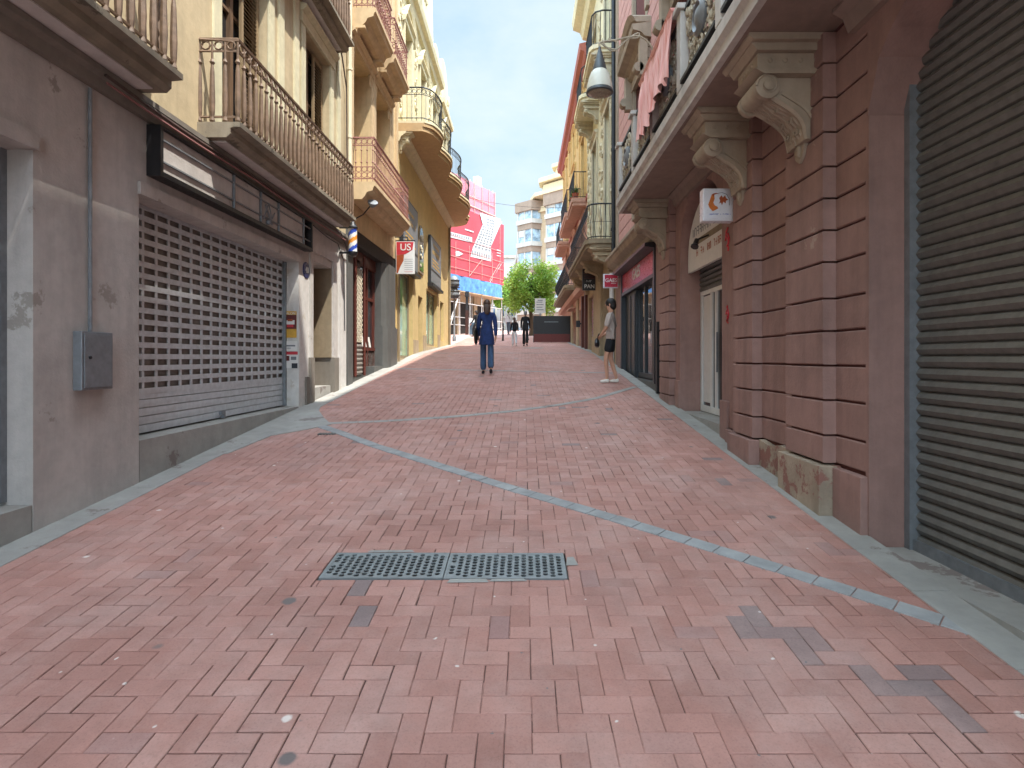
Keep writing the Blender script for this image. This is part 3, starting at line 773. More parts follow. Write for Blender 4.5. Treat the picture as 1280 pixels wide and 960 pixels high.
m.box(11.35, 13.95, 2.05, 2.3, -.32, -.18); m.box(11.35, 13.95, 1.32, 1.39, -.29, -.21)
m.box(11.46, 11.615, gf+.55, gf+.62, -.3, -.17); m.box(12.70, 13.245, gf+.55, gf+.62, -.3, -.17); m.box(13.33, 13.845, gf+.55, gf+.62, -.3, -.17)
sf = m.build('shop_front', 'redwood', b2)
m = MB(LF); m.box(11.46, 11.61, gf+.62, 2.1, -.27, -.25); m.box(12.7, 13.24, gf+.62, 2.1, -.27, -.25); m.box(13.33, 13.84, gf+.62, 2.1, -.27, -.25); m.build('pane', 'glassshop', sf)
m = MB(LF); m.box(11.46, 11.61, gf+.05, gf+.55, -.28, -.24); m.box(12.7, 13.24, gf+.05, gf+.55, -.28, -.24); m.box(13.33, 13.84, gf+.05, gf+.55, -.28, -.24)
m.build('stall_riser', 'black', sf)
g = MB(LF)                               # lattice in the risers and the folding gate
def lattice(g, u0, u1, v0, v1, w, p=.09, th=.006):
    n = int((u1-u0+v1-v0)/p)
    for i in range(n+1):
        s_ = i*p
        a = (u0+max(0, s_-(v1-v0)), v0+min(s_, v1-v0)); b = (u0+min(s_, u1-u0), v0+max(0, s_-(u1-u0)))
        g.tube([(a[0], a[1], w), (b[0], b[1], w)], th, 4)
        g.tube([(u0+u1-a[0], a[1], w+.008), (u0+u1-b[0], b[1], w+.008)], th, 4)
lattice(g, 12.7, 13.24, gf+.05, gf+.55, -.2, .1); lattice(g, 13.33, 13.84, gf+.05, gf+.55, -.2, .1); g.build('lattice', 'wire', sf)
g = MB(LF); lattice(g, 12.0, 12.62, gf+.72, 1.9, -.14, .1, .010)
g.build('folding_lattice', 'wirepale', sf)
roller(sf, LF, 12.0, 12.62, gf+.02, gf+.68, -.14, 'shutdark', .085, 'slatted_gate')
m = MB(LF); m.box(12.0, 12.62, gf+.02, 2.1, -.2, -.18); m.build('gate_backing', 'brownwood', sf)
m = MB(LF); m.tube([(11.97, gf, -.1), (11.97, 2.2, -.1)], .035, 8); m.tube([(12.66, gf, -.1), (12.66, 2.2, -.1)], .03, 8); m.build('gate_post', 'redwood', sf)
for (u, v, du, dv, tl) in ((12.85, gf+.63, .16, .26, .05), (13.02, gf+.63, .16, .22, .04), (13.42, gf+.63, .14, .24, .04)):
    m = MB(LF); m.add([(u, v, -.2), (u+du, v, -.2), (u+du, v+dv, -.2-tl), (u, v+dv, -.2-tl), (u, v, -.19), (u+du, v, -.19), (u+du, v+dv, -.19-tl), (u, v+dv, -.19-tl)], [(0, 1, 2, 3), (4, 5, 6, 7), (0, 1, 5, 4), (2, 3, 7, 6), (0, 3, 7, 4), (1, 2, 6, 5)])
    m.origin = LF(u, v, -.2); m.v = list(m.v); tag(m.build('display_card', 'paper'), {12.85: 'larger white card leaning in the red framed shop window, nearer of the pair', 13.02: 'white card leaning beside the larger card in the red framed window', 13.42: 'white card standing alone in the farther red framed window'}[u], 'card')

# balconies of building 2
def console(parent, xf, u, v, out, h, wd, mat, name='bracket'):
    """carved scroll console: abacus block, S-curved body, side volutes and hanging tongue; v is its top"""
    m = MB(xf); hw = wd/2
    fh = h*.27
    m.prof([(0, v-.05), (out+.07, v-.05), (out+.10, v-.02), (out+.10, v), (0, v)], u-hw-.10, u+hw+.10)
    m.prof([(0, v-.05-fh*.25), (out+.02, v-.05-fh*.25), (out+.06, v-.051), (0, v-.051)], u-hw-.05, u+hw+.05)
    m.prof([(0, v-fh), (out, v-fh), (out, v-.052-fh*.25), (0, v-.052-fh*.25)], u-hw, u+hw)
    m.prof([(0, v-fh-.045), (out-.05, v-fh-.045), (out+.03, v-fh-.001), (0, v-fh-.001)], u-hw-.02, u+hw+.02)
    # S body
    N = 16; pr = []
    y0 = v-fh-.046; Hh = h-fh-.046-h*.1
    for i in range(N+1):
        t = i/N
        K_ = [.92, .98, .97, .86, .70, .55, .44, .37, .33, .32, .30]; q_ = t*10; i0 = min(9, int(q_))
        w_ = out*(K_[i0]+(K_[i0+1]-K_[i0])*(q_-i0))
        pr.append((w_*.92, y0-Hh*t))
    m.prof([(0, y0)]+pr+[(0, y0-Hh)], u-hw*.72, u+hw*.72)
    pr2 = [(a+.025, b) for a, b in pr]
    for s_ in (-1, 1):                     # raised side ribs
        m.tube([(u+s_*hw*.74, b, a-.02) for a, b in pr], [.035-.012*i/N for i in range(N+1)], 6)
        # volutes
        cw, cv = out*.84, y0-h*.10
        m.lathe((u+s_*hw*.70, cv, cw), [(h*.115, 0), (h*.115, s_*.05), (h*.09, s_*.06)], 14, axis=(1, 0, 0)); m.lathe((u+s_*hw*.72, cv, cw), [(h*.05, 0), (h*.05, s_*.075), (h*.02, s_*.085)], 12, axis=(1, 0, 0))
        # block panel and rosettes on the sides
        for k in range(4):
            m.ball((u+s_*(hw+.004), v-fh*.72, out*(.16+.22*k)), .02, .5, 1, 1, 6, 4)
    m.lathe((u-hw*.7, y0-h*.09, out*.86), [(h*(.10 if q_ % 2 else .083), hw*1.4*q_/12) for q_ in range(13)], 14, axis=(1, 0, 0))
    for s_ in (-1, 1):
        cw, cv = out*.84, y0-h*.10
        m.tube([(u+s_*(hw*.70+.058), cv+math.sin(q_*.55)*h*(.11-.0055*q_), cw+math.cos(q_*.55)*h*(.11-.0055*q_)) for q_ in range(18)], .009*(h/.85), 5)
        m.tube([(u+s_*hw*.73, b+.03, a-.09) for a, b in pr[5:]], .014*(h/.85), 5)
    # acanthus leaf on the belly
    for s_ in (-.5, -.28, 0, .28, .5):
        m.tube([(u+s_*hw, b, a-.006-abs(s_)*.02) for a, b in pr[3:]], [(.022+.012*math.sin(i*1.9))*(h/.85) for i in range(N-2)], 6)
    for i in range(4, N, 3):
        a, b = pr[i]
        for s_ in (-.4, .4): m.spiral(u+s_*hw, b, a+.02, .035*(h/.85), 1.1, 0, 1 if s_ > 0 else -1, .008, 5, 8)
    for k in range(5): m.ball((u-hw*.5+k*hw*.25, v-fh*.72, out+.003), .02, 1, 1, .5, 6, 4)
    # tongue
    a, b = pr[-1]
    m.pris([(u-hw*.36, b+.06), (u-hw*.42, b-.04), (u-hw*.3, b-h*.12), (u, b-h*.17), (u+hw*.3, b-h*.12), (u+hw*.42, b-.04), (u+hw*.36, b+.06)], 0, a*.82)
    m.ball((u, b-.04, a*.82), .05, .6, 1.3, .5, 6, 4)
    return m.build(name, mat, parent, smooth=True)
def balcony_b2(u0, u1, v, out, rail_h, consoles, big=False):
    m = MB(LF)
    m.prof([(0, v-.34), (out-.26, v-.34), (out-.2, v-.28), (out-.16, v-.2), (out-.05, v-.17), (out-.03, v-.1), (out, v-.08), (out, v), (0, v)], u0+.0, u1)
    o = m.build('balcony', 'b2trim', b2)
    railing(o, LF, [(u0+.04, 0), (u0+.04, out-.04), (u1-.04, out-.04), (u1-.04, 0)], v, v+rail_h, 'ironpink', .11, 'rings', .008)
    for c_ in consoles: console(o, LF, c_, v-.34, out*.55, .5, .24, 'b2trim')
    return o
balcony_b2(11.25, 14.75, 3.43, .5, .87, [])
def curved_bracket(parent, xf, u, v, out, h, wd, mat):
    m = MB(xf); N = 10
    q = [(out*(1-math.sin(math.pi/2*i/N)**.9)+.02, v-h*(1-math.cos(math.pi/2*i/N))) for i in range(N+1)]
    for (a, b) in zip(q, q[1:]): m.prof([(0, a[1]), a, b, (0, b[1]-.0005)], u-wd/2, u+wd/2)
    m.prof([(0, v-.001), (out+.03, v-.001), (out+.03, v-.05), (0, v-.05)], u-wd/2-.02, u+wd/2+.02)
    return m.build('bracket', mat, parent)
for (a_, b_) in ((11.3, 12.85), (13.05, 14.6)):
    o = balcony_b2(a_, b_, 6.85, .5, .85, [])
    for u_ in (a_+.12, b_-.12): curved_bracket(o, LF, u_, 6.51, .26, .55, .2, 'b2trim')
# flood light under balcony
t = thing('flood_light', 'small silver flood light on a bracket under the ochre building balcony', 'flood light', (-3.0, 11.5, 3.0))
m = MB(); m.tube([(-3.38, 11.5, 2.75), (-3.2, 11.5, 2.85), (-3.05, 11.45, 3.0)], .012, 5); m.build('arm', 'black', t)
MB().lathe((-3.0, 11.45, 3.06), [(.03, -.09), (.08, -.04), (.1, .0), (.1, .03), (.0, .035)], 14, axis=(.3, -.6, .75)).build('lamp_head', 'greymetal', t, True)
# hanging sign beside the barber shop
t = thing('blade_sign', 'pink and white projecting sign with red top beside the green shop window', 'hanging sign', (-3.15, 15.2, 2.15))
x0, x1, z0, z1, y = -3.36, -2.88, 2.2, 3.05, 15.2
m = MB(); m.box(x0, x1, y-.04, y+.04, z0, z1); m.build('panel', 'white', t)
m = MB()
m.ext([(x0+.015, z1-.015), (x1-.015, z1-.015), (x1-.05, z1-.22), (x1-.17, z1-.30), (x0+.22, z1-.34), (x0+.015, z1-.36)], lambda a, b, c_: (a, c_, b), y-.044, y-.0405); m.build('red_band', 'redp', t)
m = MB(); m.ext([(x0+.015, z1-.365), (x0+.21, z1-.345), (x0+.2, z1-.5), (x0+.12, z0+.2), (x0+.05, z0+.02), (x0+.015, z0+.02)], lambda a, b, c_: (a, c_, b), y-.044, y-.0405); m.build('portrait_print', 'rust', t)
for k in range(7): MB().box(x0+.22, x1-.04, y-.043, y-.0405, z0+.05+k*.055, z0+.058+k*.055).build('small_print', 'redp' if k == 0 else 'greyp', t)
text('US', .25, 'paper', t, (x0+.25, y-.047, z1-.16), FACE_CAM, .002)
m = MB(); m.box(x0-.02, x1+.02, y-.02, y+.02, z1+.005, z1+.035); m.tube([(x0+.3, y, z1+.03), (x0+.3, y, z1+.12), (LW, y, z1+.12)], .015, 6); m.build('bracket', 'black', t)

# fittings on the near left wall
t = thing('meter_box', 'grey metal meter box on the bare wall left of the metal shutter', 'meter box', (LW, 4.5, -.1))
MB(LF).box(4.35, 4.68, -.25, .2, .0, .07).build('cabinet', 'greymetal', t, bevel=.006); MB(LF).box(4.37, 4.66, -.23, .18, .071, .078).build('door', 'greymetal', t, bevel=.002); MB(LF).lathe((4.42, .0, .078), [(.012, 0), (.012, .01)], 8, axis=(0, 0, 1)).build('lock', 'black', t)
m = MB(LF); m.tube([(4.5, .2, .02), (4.5, 2.1, .02)], .014, 6); tag(m.build('conduit', 'greymetal'), 'thin grey conduit rising from the meter box on the left wall', 'conduit')
# ================================================================== BUILDING 3 (yellow and cream, wavy balcony)
b3 = thing('corner_building', 'yellow and cream art nouveau building with a long wavy balcony', 'building', (LW, 20.5, G(20.5)))
b3end = 26.2
OP3G = [(15.75, 17.65, -.05, 2.5), (18.55, 19.35, -2, 2.0), (20.1, 22.6, .42, 2.42), (23.4, 24.4, .7, 2.3)]
ARCH = (18.5, 19.35, 2.75, 4.3)
m = MB(LF); m.wall(15.45, b3end, -3, 6.05, -.5, 0, OP3G); m.build('ground_floor_wall', 'b3low', b3)
UP3 = [(16.35, 17.35, 6.35, 9.5), (18.8, 19.8, 6.35, 9.5), (21.3, 22.3, 6.35, 9.5), (24.1, 25.1, 6.35, 9.5)]
m = MB(LF); m.wall(15.45, b3end, 6.05, 11.0, -.5, .002, UP3); m.build('upper_wall', 'b3up', b3)
m = MB(LF); m.box(15.45, b3end, -3, 11.0, -9, -.51); m.build('rear_block', 'b3low', b3)
for (a, b, c, d) in UP3:
    o = window(b3, LF, a, b, c, d, .22, 'creamframe', 'glassblue', (.75,), True, (.14, .05), 'b3trim')
    h = MB(LF); pts = []
    for k in range(13):
        t_ = k/12; uu = a-.3+(b-a+.6)*t_; pts.append((uu, d+.15+.42*math.sin(math.pi*t_)**1.5-.25*abs(2*t_-1)**4))
    for (p, q) in zip(pts, pts[1:]):
        h.add([(p[0], p[1], 0), (q[0], q[1], 0), (q[0], q[1]+.16, 0), (p[0], p[1]+.16, 0), (p[0], p[1], .10), (q[0], q[1], .10), (q[0], q[1]+.16, .16), (p[0], p[1]+.16, .16)], [(0, 1, 5, 4), (3, 2, 6, 7), (4, 5, 6, 7), (0, 3, 7, 4), (1, 2, 6, 5)])
    h.build('hood_mould', 'b3trim', o)
# carved ornament panels on piers
def ornament(parent, xf, u0, u1, v0, v1, w, n, mat, name='carved_ornament', rs=(.08, .16), seed=1, depth=.03):
    r_ = random.Random(seed); m = MB(xf)
    for k in range(n):
        rr = r_.uniform(*rs); u = r_.uniform(u0+rr*.6, u1-rr*.6) if u1-u0 > rr*1.3 else (u0+u1)/2; v = v0+(v1-v0)*(k+.5)/n+r_.uniform(-.1, .1)
        m.spiral(u, v, w+.01, rr, 1.3, r_.uniform(0, 6.3), r_.choice((-1, 1)), rr*.2+depth*.3, 5, 10)
        m.ball((u+r_.uniform(-rr, rr), v+r_.uniform(-rr, rr), w+.01), rr*.4, 1, 1.4, .8, 6, 4)
    return m.build(name, mat, parent, smooth=True)
for i, (a, b) in enumerate(((15.6, 16.1), (17.85, 18.4), (20.3, 20.9), (22.9, 23.5))):
    ornament(b3, LF, a, b, 6.6, 10.6, 0, 16, 'b3trim', seed=i)
m = MB(LF)
m.prof([(0, 10.3), (.1, 10.32), (.14, 10.5), (.26, 10.55), (.30, 10.72), (0, 10.78)], 15.45, 22.7)
m.prof([(0, 10.0), (.08, 10.02), (.1, 10.2), (.2, 10.25), (.22, 10.4), (0, 10.45)], 23.1, b3end)
m.build('cornice', 'b3trim', b3)
# stepped parapet and rounded gable
m = MB(LF)
def gable(m, u0, u1, vb, vt, w0, w1, p=2.2):
    n = 18; pts = [(u0, vb)]
    for i in range(n+1):
        t = -1+2*i/n; pts.append(((u0+u1)/2+t*(u1-u0)/2, vb+(vt-vb)*(1-abs(t)**p)**(1/p)))
    pts.append((u1, vb)); m.pris(pts[::-1], w0, w1)
gable(m, 16.0, 20.6, 10.78, 14.2, -.3, .05); gable(m, 23.3, 25.9, 10.5, 12.6, -.35, .0); m.box(20.6, 23.3, 10.9, 11.3, -.3, .02)
gable(m, 21.6, 22.9, 11.25, 12.0, -.3, .04)
m.build('parapet', 'b3up', b3)
m = MB(LF); gable(m, 15.9, 20.7, 10.79, 14.3, .06, .16); m.build('gable_trim', 'b3trim', b3)
ornament(b3, LF, 17.0, 19.5, 11.2, 13.6, .16, 12, 'b3trim', seed=9, rs=(.15, .3))
ornament(b3, LF, 22.6, 23.4, 7, 11.5, .0, 14, 'b3trim', seed=11, rs=(.12, .25), depth=.1)
ornament(b3, LF, 25.2, 26.0, 6.6, 11.5, .0, 16, 'b3trim', seed=12, rs=(.12, .25), depth=.1)
# wavy balcony
def cr(P, n=6):
    out = []
    for i in range(len(P)-1):
        p0, p1, p2, p3 = P[max(i-1, 0)], P[i], P[i+1], P[min(i+2, len(P)-1)]
        for k in range(n):
            t = k/n
            out.append(tuple(.5*((2*p1[j])+(-p0[j]+p2[j])*t+(2*p0[j]-5*p1[j]+4*p2[j]-p3[j])*t*t+(-p0[j]+3*p1[j]-3*p2[j]+p3[j])*t**3) for j in range(2)))
    return out+[P[-1]]
ctl = [(15.5, .72), (15.75, .95), (16.4, 1.08), (17.0, .98), (17.35, .88), (17.75, .98), (18.4, 1.08), (19.1, 1.0), (19.7, .84), (20.2, .98), (20.9, 1.12), (21.6, 1.06), (22.2, .88), (22.7, .98), (23.5, 1.14), (24.6, 1.08), (25.5, .86), (26.0, .92), (26.5, .75), (26.85, .3), (26.9, 0)]
edge = cr(ctl)
m = MB(LF)
def wavy_slab(m, v0, v1, k):
    # convex pieces
    e = [(u, max(w-k, .0)) for u, w in edge]
    for (p, q) in zip(e, e[1:]):
        if q[0]-p[0] < 1e-4: continue
        m.plan([(p[0], 0), (q[0], 0), q, p], v0, v1)
wavy_slab(m, 6.08, 6.2, .06); wavy_slab(m, 6.201, 6.30, .0)
o = m.build('balcony', 'b3slab', b3)
m = MB(LF); wavy_slab(m, 6.301, 6.36, -.03); m.build('slab_edge', 'b3trim', o)
m = MB(LF); m.prof([(0, 5.82), (.05, 5.82), (.1, 5.95), (.22, 6.03), (.24, 6.08), (0, 6.08)], 15.5, 26.3); m.build('cove', 'b3trim', o)
railing(o, LF, [(15.5, 0), (15.5, .68)]+[(u, w-.03) for u, w in edge if w > .2]+[(26.88, 0)], 6.36, 7.25, 'iron', .13, 'band', .007)
console(o, LF, 15.7, 6.08, .3, .5, .16, 'b3trim')
# ground-floor shop windows
def shopwin(b, u0, u1, v0, v1, pm, fm, mull=()):
    f = MB(LF); f.box(u0, u0+.06, v0, v1, -.2, -.12); f.box(u1-.06, u1, v0, v1, -.2, -.12); f.box(u0+.06, u1-.06, v1-.06, v1, -.2, -.12); f.box(u0+.06, u1-.06, v0, v0+.08, -.2, -.12)
    for q in mull: f.box(q-.03, q+.03, v0+.08, v1-.06, -.2, -.12)
    o = f.build('shop_window', fm, b); MB(LF).box(u0+.03, u1-.03, v0+.04, v1-.03, -.18, -.16).build('pane', pm, o)
shopwin(b3, 15.75, 17.65, -.02, 2.48, 'glassgreen', 'taupe'); shopwin(b3, 20.1, 22.6, .42, 2.42, 'glassgreen', 'taupe', (21.4,)); shopwin(b3, 23.4, 24.4, .7, 2.3, 'glassgreen', 'taupe')
m = MB(LF); m.box(15.3, 17.72, -3, -.02, .001, .03); m.box(17.72, 18.5, -3, .55, .001, .03); m.box(19.4, 20.05, -3, .75, .001, .03); m.box(20.05, 22.7, -3, .40, .001, .03); m.box(22.7, 23.3, -3, .9, .001, .03); m.build('plinth', 'beige', b3)
m = MB(LF); m.box(18.56, 19.34, G(19)+.05, 2.0, -.35, -.3); dd = m.build('door', 'brownwood', b3)
MB(LF).box(18.75, 19.15, .9, 1.8, -.298, -.28).build('pane', 'glassdark', dd)
# arched niche window and the two big sign panels
m = MB(LF); pts = [(18.5, 2.75)]+[(18.925+.425*math.cos(math.pi*(1-k/10)), 3.9+.42*math.sin(math.pi*(1-k/10))) for k in range(11)]+[(19.35, 2.75)]
m.pris(pts, .003, .04); o = m.build('niche_window', 'taupe', b3)
m = MB(LF); m.pris([(18.925+(u-18.925)*.8, 3.55+(v-3.55)*.9) for u, v in pts], .041, .05); m.build('pane', 'glassdark', o)
ornament(o, LF, 18.65, 19.2, 2.9, 4.1, .05, 6, 'cream2', 'tracery', (.06, .13), 31)
def scribble(parent, xf, u0, u1, v, h, w, mat, seed=0):
    r_ = random.Random(seed); m = MB(xf); u = u0
    while u < u1:                     # illegible worn letters
        l = h*r_.uniform(.35, .7)
        if r_.random() > .14:
            m.box(u, u+h*.12, v, v+h*r_.uniform(.8, 1), w, w+.003)
            if r_.random() > .4: m.box(u+h*.12, u+l, v+h*.42, v+h*.54, w, w+.003)
            if r_.random() > .5: m.box(u+h*.12, u+l, v+h*.86, v+h, w, w+.003)
            if r_.random() > .5: m.box(u+l, u+l+h*.1, v, v+h*.95, w, w+.003)
        u += l+h*.3
    return m.build('lettering', mat, parent)
def sgnpanel(u0, u1, v0, v1, label, txt):
    t = thing('shop_sign', label, 'shop sign', (LW, (u0+u1)/2, v0)); sp = v0+(v1-v0)*.28
    m = MB(LF); m.box(u0, u1, v0, v1, .02, .11); m.build('frame', 'iron', t)
    MB(LF).box(u0+.06, u1-.06, sp+.05, v1-.06, .111, .118).build('face', 'greyp', t)
    MB(LF).box(u0+.06, u1-.06, v0+.06, sp-.03, .111, .118).build('lower_face', 'greymetal', t)
    scribble(t, LF, u0+.3, u1-.5, (sp+v1)/2, .16, .119, 'yellowp', int(u0)); scribble(t, LF, u0+.5, u1-.7, (sp+v1)/2+.3, .1, .119, 'yellowp', int(u0)+1)
    for k in range(3): MB(LF).box(u0+.3, u1-.4-.2*k, sp+.16+.12*k, sp+.2+.12*k, .119, .122).build('small_print', 'yellowp', t)
    MB(LF).prof([(.0, v0-.12), (.2, v0-.12), (.2, v0-.02), (.0, v0+.0)], u0-.05, u1+.05).build('awning_box', 'black', t)
sgnpanel(15.7, 17.9, 2.55, 4.5, 'large grey sign panel over the green shop window, nearer one on the yellow wall', 'OPTICA')
sgnpanel(20.4, 22.9, 2.65, 4.35, 'grey sign panel on the yellow wall farther up the street, beyond the small arched window', 'MODA')
m = MB(LF); m.tube([(25.95, 6.0, .06), (25.95, -.2, .06)], .05, 8); tag(m.build('drain_pipe', 'taupe'), 'brown drain pipe at the far corner of the yellow building', 'drain pipe')
m = MB(LF); m.tube([(15.5, 2.3, .05), (15.5, -.4, .05)], .03, 6); tag(m.build('drain_pipe', 'taupe'), 'thin pipe between the dark shop pier and the yellow wall', 'drain pipe')

# ================================================================== RIGHT BUILDING 1 (pink, rusticated, big balcony)
r1 = thing('pink_building', 'pink rusticated building at the right with a deep stone balcony on consoles', 'building', (RW, 6, G(6)))
PIL = [(-5.2, -4.58), (-1.6, -.98), (.9, 1.52), (4.35, 4.97), (5.70, 6.22), (8.95, 9.6)]
OPN = [(-4.3, -1.9, -3, 2.35), (1.9, 3.95, -3, 2.35), (6.84, 8.7, -3, 2.35), (10.3, 13.9, -3, 1.5)]
m = MB(RF); m.wall(-10, 14.8, -3, 2.47, -.6, -.022, OPN+[(10.3, 13.9, 1.4, 2.0)]); m.build('ground_floor_wall', 'r1groove', r1)
g = MB(RF)
levels = [-.80, -.585, -.32, -.06, .2, .445, .72, .96, 1.20, 1.44, 1.70, 1.96, 2.22, 2.46]
def bands(g, u0, u1, w0, w1, lv, gap=.016):
    for a, b in zip(lv, lv[1:]):
        g.prof([(w0, a+gap*.5), (w1-.008, a+gap*.5), (w1, a+gap*.5+.008), (w1, b-gap*.5-.008), (w1-.008, b-gap*.5), (w0, b-gap*.5)], u0, u1)
for (a, b) in ((-10, -5.2), (-4.58, -4.3), (-1.9, -1.6), (-.98, .9), (1.52, 1.9), (3.95, 4.35), (4.97, 5.70), (6.22, 6.40), (9.6, 9.95)): 
    g = MB(RF); bands(g, a, b, -.02, 0, levels); g.build('rusticated_blocks', 'r1low', r1)
for (a, b) in PIL:
    g = MB(RF); bands(g, a, b, -.02, .10, levels); pi_ = g.build('pilaster', 'r1low', r1)
    MB(RF).box(a+.05, b-.05, -.8, 2.3, -.02, .07).build('core', 'r1groove', pi_)
    MB(RF).box(a-.04, b+.04, -3, -.81, -.02, .15).build('plinth', 'peelstone' if a == 4.35 else 'r1low', pi_, bevel=.006)
m = MB(RF)
m.wall(6.40, 8.95, -.8, 2.47, -.02, .0, [OPN[2]]); m.wall(9.95, 14.8, -.9, 2.47, -.02, .0, [OPN[3], (10.3, 13.9, 1.4, 2.0)])
for (a, b, c, d) in OPN[:3]: m.arch(a, b, 1.65, 2.352, -.6, .002, 16)
for (a, b, c, d) in OPN[:3]: m.box(a-.02, a+.015, -2.9, 1.65, -.6, .001); m.box(b-.015, b+.02, -2.9, 1.65, -.6, .001)
m.build('smooth_wall', 'r1low', r1)
for (a, b, c, e, f) in [(p, q, -.82, -.02, .05) for (p, q) in ((-10, -5.24), (-4.54, -4.3), (-1.9, -1.64), (-.94, .86), (1.56, 1.9), (3.95, 4.31), (6.26, 6.62), (9.64, 9.95))]+[(6.62, 6.86, -.5, -.3, .03), (8.68, 8.91, -.35, -.3, .03), (13.9, 14.3, -.1, -.02, .04)]:
    MB(RF).box(a, b, -3, c, e, f).build('plinth', 'r1low', r1, bevel=.006)
m = MB(RF)
pts = [(4.995, -.81), (5.2, -.79), (5.45, -.83), (5.66, -.8), (5.66, -3), (4.995, -3)]
m.pris(pts, -.02, .045); m.build('peeled_stone_base', 'peelstone', r1)
# interior block, upper wall
m = MB(RF); m.box(-10, 14.8, -3, 12, -9, -.72); m.build('rear_block', 'r1low', r1)
UPR = [(-8, -7, 2.9, 5.4), (-5.4, -4.3, 2.9, 5.4), (-2.8, -1.7, 2.9, 5.4), (.0, 1.1, 2.9, 5.4), (2.6, 3.7, 2.9, 5.4), (5.2, 6.3, 2.9, 5.4), (7.8, 8.9, 2.9, 5.4), (11.0, 12.1, 2.9, 5.6), (2.6, 3.7, 6.6, 9), (5.2, 6.3, 6.6, 9), (7.8, 8.9, 6.6, 9), (11.0, 12.1, 6.6, 9.2)]
m = MB(RF); m.wall(-10, 14.8, 2.47, 12, -.6, -.012, UPR); m.build('upper_wall', 'r1upg', r1)
g = MB(RF); lv = [2.75+i*.292 for i in range(32)]
iv = []; us = sorted({-10, 14.3}|{x for o in UPR for x in (o[0]-.2, o[1]+.2)})
for a, b in zip(us, us[1:]):
    mid = (a+b)/2
    blocked = [o for o in UPR if o[0]-.2 < mid < o[1]+.2]
    for c, d in zip(lv, lv[1:]):
        if any(d > o[2] and c < o[3]+.2 for o in blocked): continue
        g.box(a, b, c+.012, d-.012, -.012, .004)
g.build('rusticated_upper_blocks', 'r1up', r1)
m = MB(RF); m.box(14.3, 14.8, 2.6, 12, .0, .05); m.prof([(0, 11.5), (.15, 11.55), (.3, 11.8), (.55, 11.85), (.55, 12.05), (0, 12.1)], -10, 14.8); m.build('cornice', 'r1trim', r1)
m = MB(RF); m.box(-10, 3.9, 12.0, 16.4, -6, -.15); m.build('shade_attic', 'r1up', r1)  # unseen raised block, added to throw shade on the near left shutter
for (a, b, c, d) in UPR:
    o = window(r1, RF, a, b, c, d, .25, 'creamframe', 'glassdark', (.7,), True, (.2, .06), 'r1trim')
    q = MB(RF)
    q.prof([(.0, d+.32), (.12, d+.34), (.2, d+.42), (.34, d+.46), (.36, d+.56), (0, d+.6)], a-.35, b+.35)
    q.box(a-.3, a-.12, d-.35, d+.33, .061, .2); q.box(b+.12, b+.3, d-.35, d+.33, .061, .2)
    q.lathe((a-.3, d-.2, .22), [(.09, 0), (.09, .18)], 12, axis=(1, 0, 0)); q.lathe((b+.12, d-.2, .22), [(.09, 0), (.09, .18)], 12, axis=(1, 0, 0))
    n = 10
    pp = [((a+b)/2+(k/n*2-1)*((b-a)/2+.35), d+.6+.35*(1-(k/n*2-1)**2)) for k in range(n+1)]
    for (p1, p2) in zip(pp, pp[1:]):
        q.add([(p1[0], p1[1], 0), (p2[0], p2[1], 0), (p2[0], p2[1]+.1, 0), (p1[0], p1[1]+.1, 0), (p1[0], p1[1], .28), (p2[0], p2[1], .28), (p2[0], p2[1]+.1, .34), (p1[0], p1[1]+.1, .34)], [(0, 1, 5, 4), (3, 2, 6, 7), (4, 5, 6, 7), (0, 3, 7, 4), (1, 2, 6, 5)])
    q.build('pediment', 'r1trim', o)
m = MB(RF); m.prof([(0, 2.12), (.06, 2.14), (.08, 2.24), (.2, 2.32), (.24, 2.42), (.28, 2.44), (.28, 2.5), (0, 2.56)], 10.0, 14.8); m.build('string_course', 'r1trim', r1)
# the big balcony
OUT = .75; BE = 9.9
m = MB(RF); m.box(-9, BE, 2.47, 2.58, .0, OUT-.08); bal = m.build('balcony', 'r1soffit', r1)
m = MB(RF); m.prof([(OUT-.079, 2.47), (OUT-.02, 2.47), (OUT-.02, 2.56), (OUT+.02, 2.60), (OUT+.02, 2.70), (OUT-.01, 2.75), (OUT-.079, 2.75)], -9, BE+.02)
m.box(BE+.001, BE+.03, 2.47, 2.75, 0, OUT-.08); m.build('fascia', 'r1fascia', bal)
m = MB(RF); m.prof([(0, 2.30), (.05, 2.30), (.09, 2.40), (.16, 2.44), (.16, 2.469), (0, 2.469)], -9, 4.1); 
for (a, b) in ((5.1, 5.6), (6.35, 8.85), (-9, 1)): m.prof([(0, 2.31), (.05, 2.31), (.09, 2.41), (.15, 2.445), (.15, 2.468), (0, 2.468)], a, b)
m.build('cove_moulding', 'r1soffit', bal)
posts = [9.80, 8.55, 7.27, 5.99, 4.77, 3.55, 2.33, 1.1, -.1, -1.3, -2.5, -3.7, -4.9, -6.1]
for u in posts: MB(RF).box(u-.075, u+.075, 2.751, 3.561, OUT-.14, OUT-.0).prof([(OUT-.18, 3.561), (OUT+.04, 3.561), (OUT+.04, 3.62), (OUT-.18, 3.62)], u-.11, u+.11).build('stone_post', 'r1fascia', bal, bevel=.008)
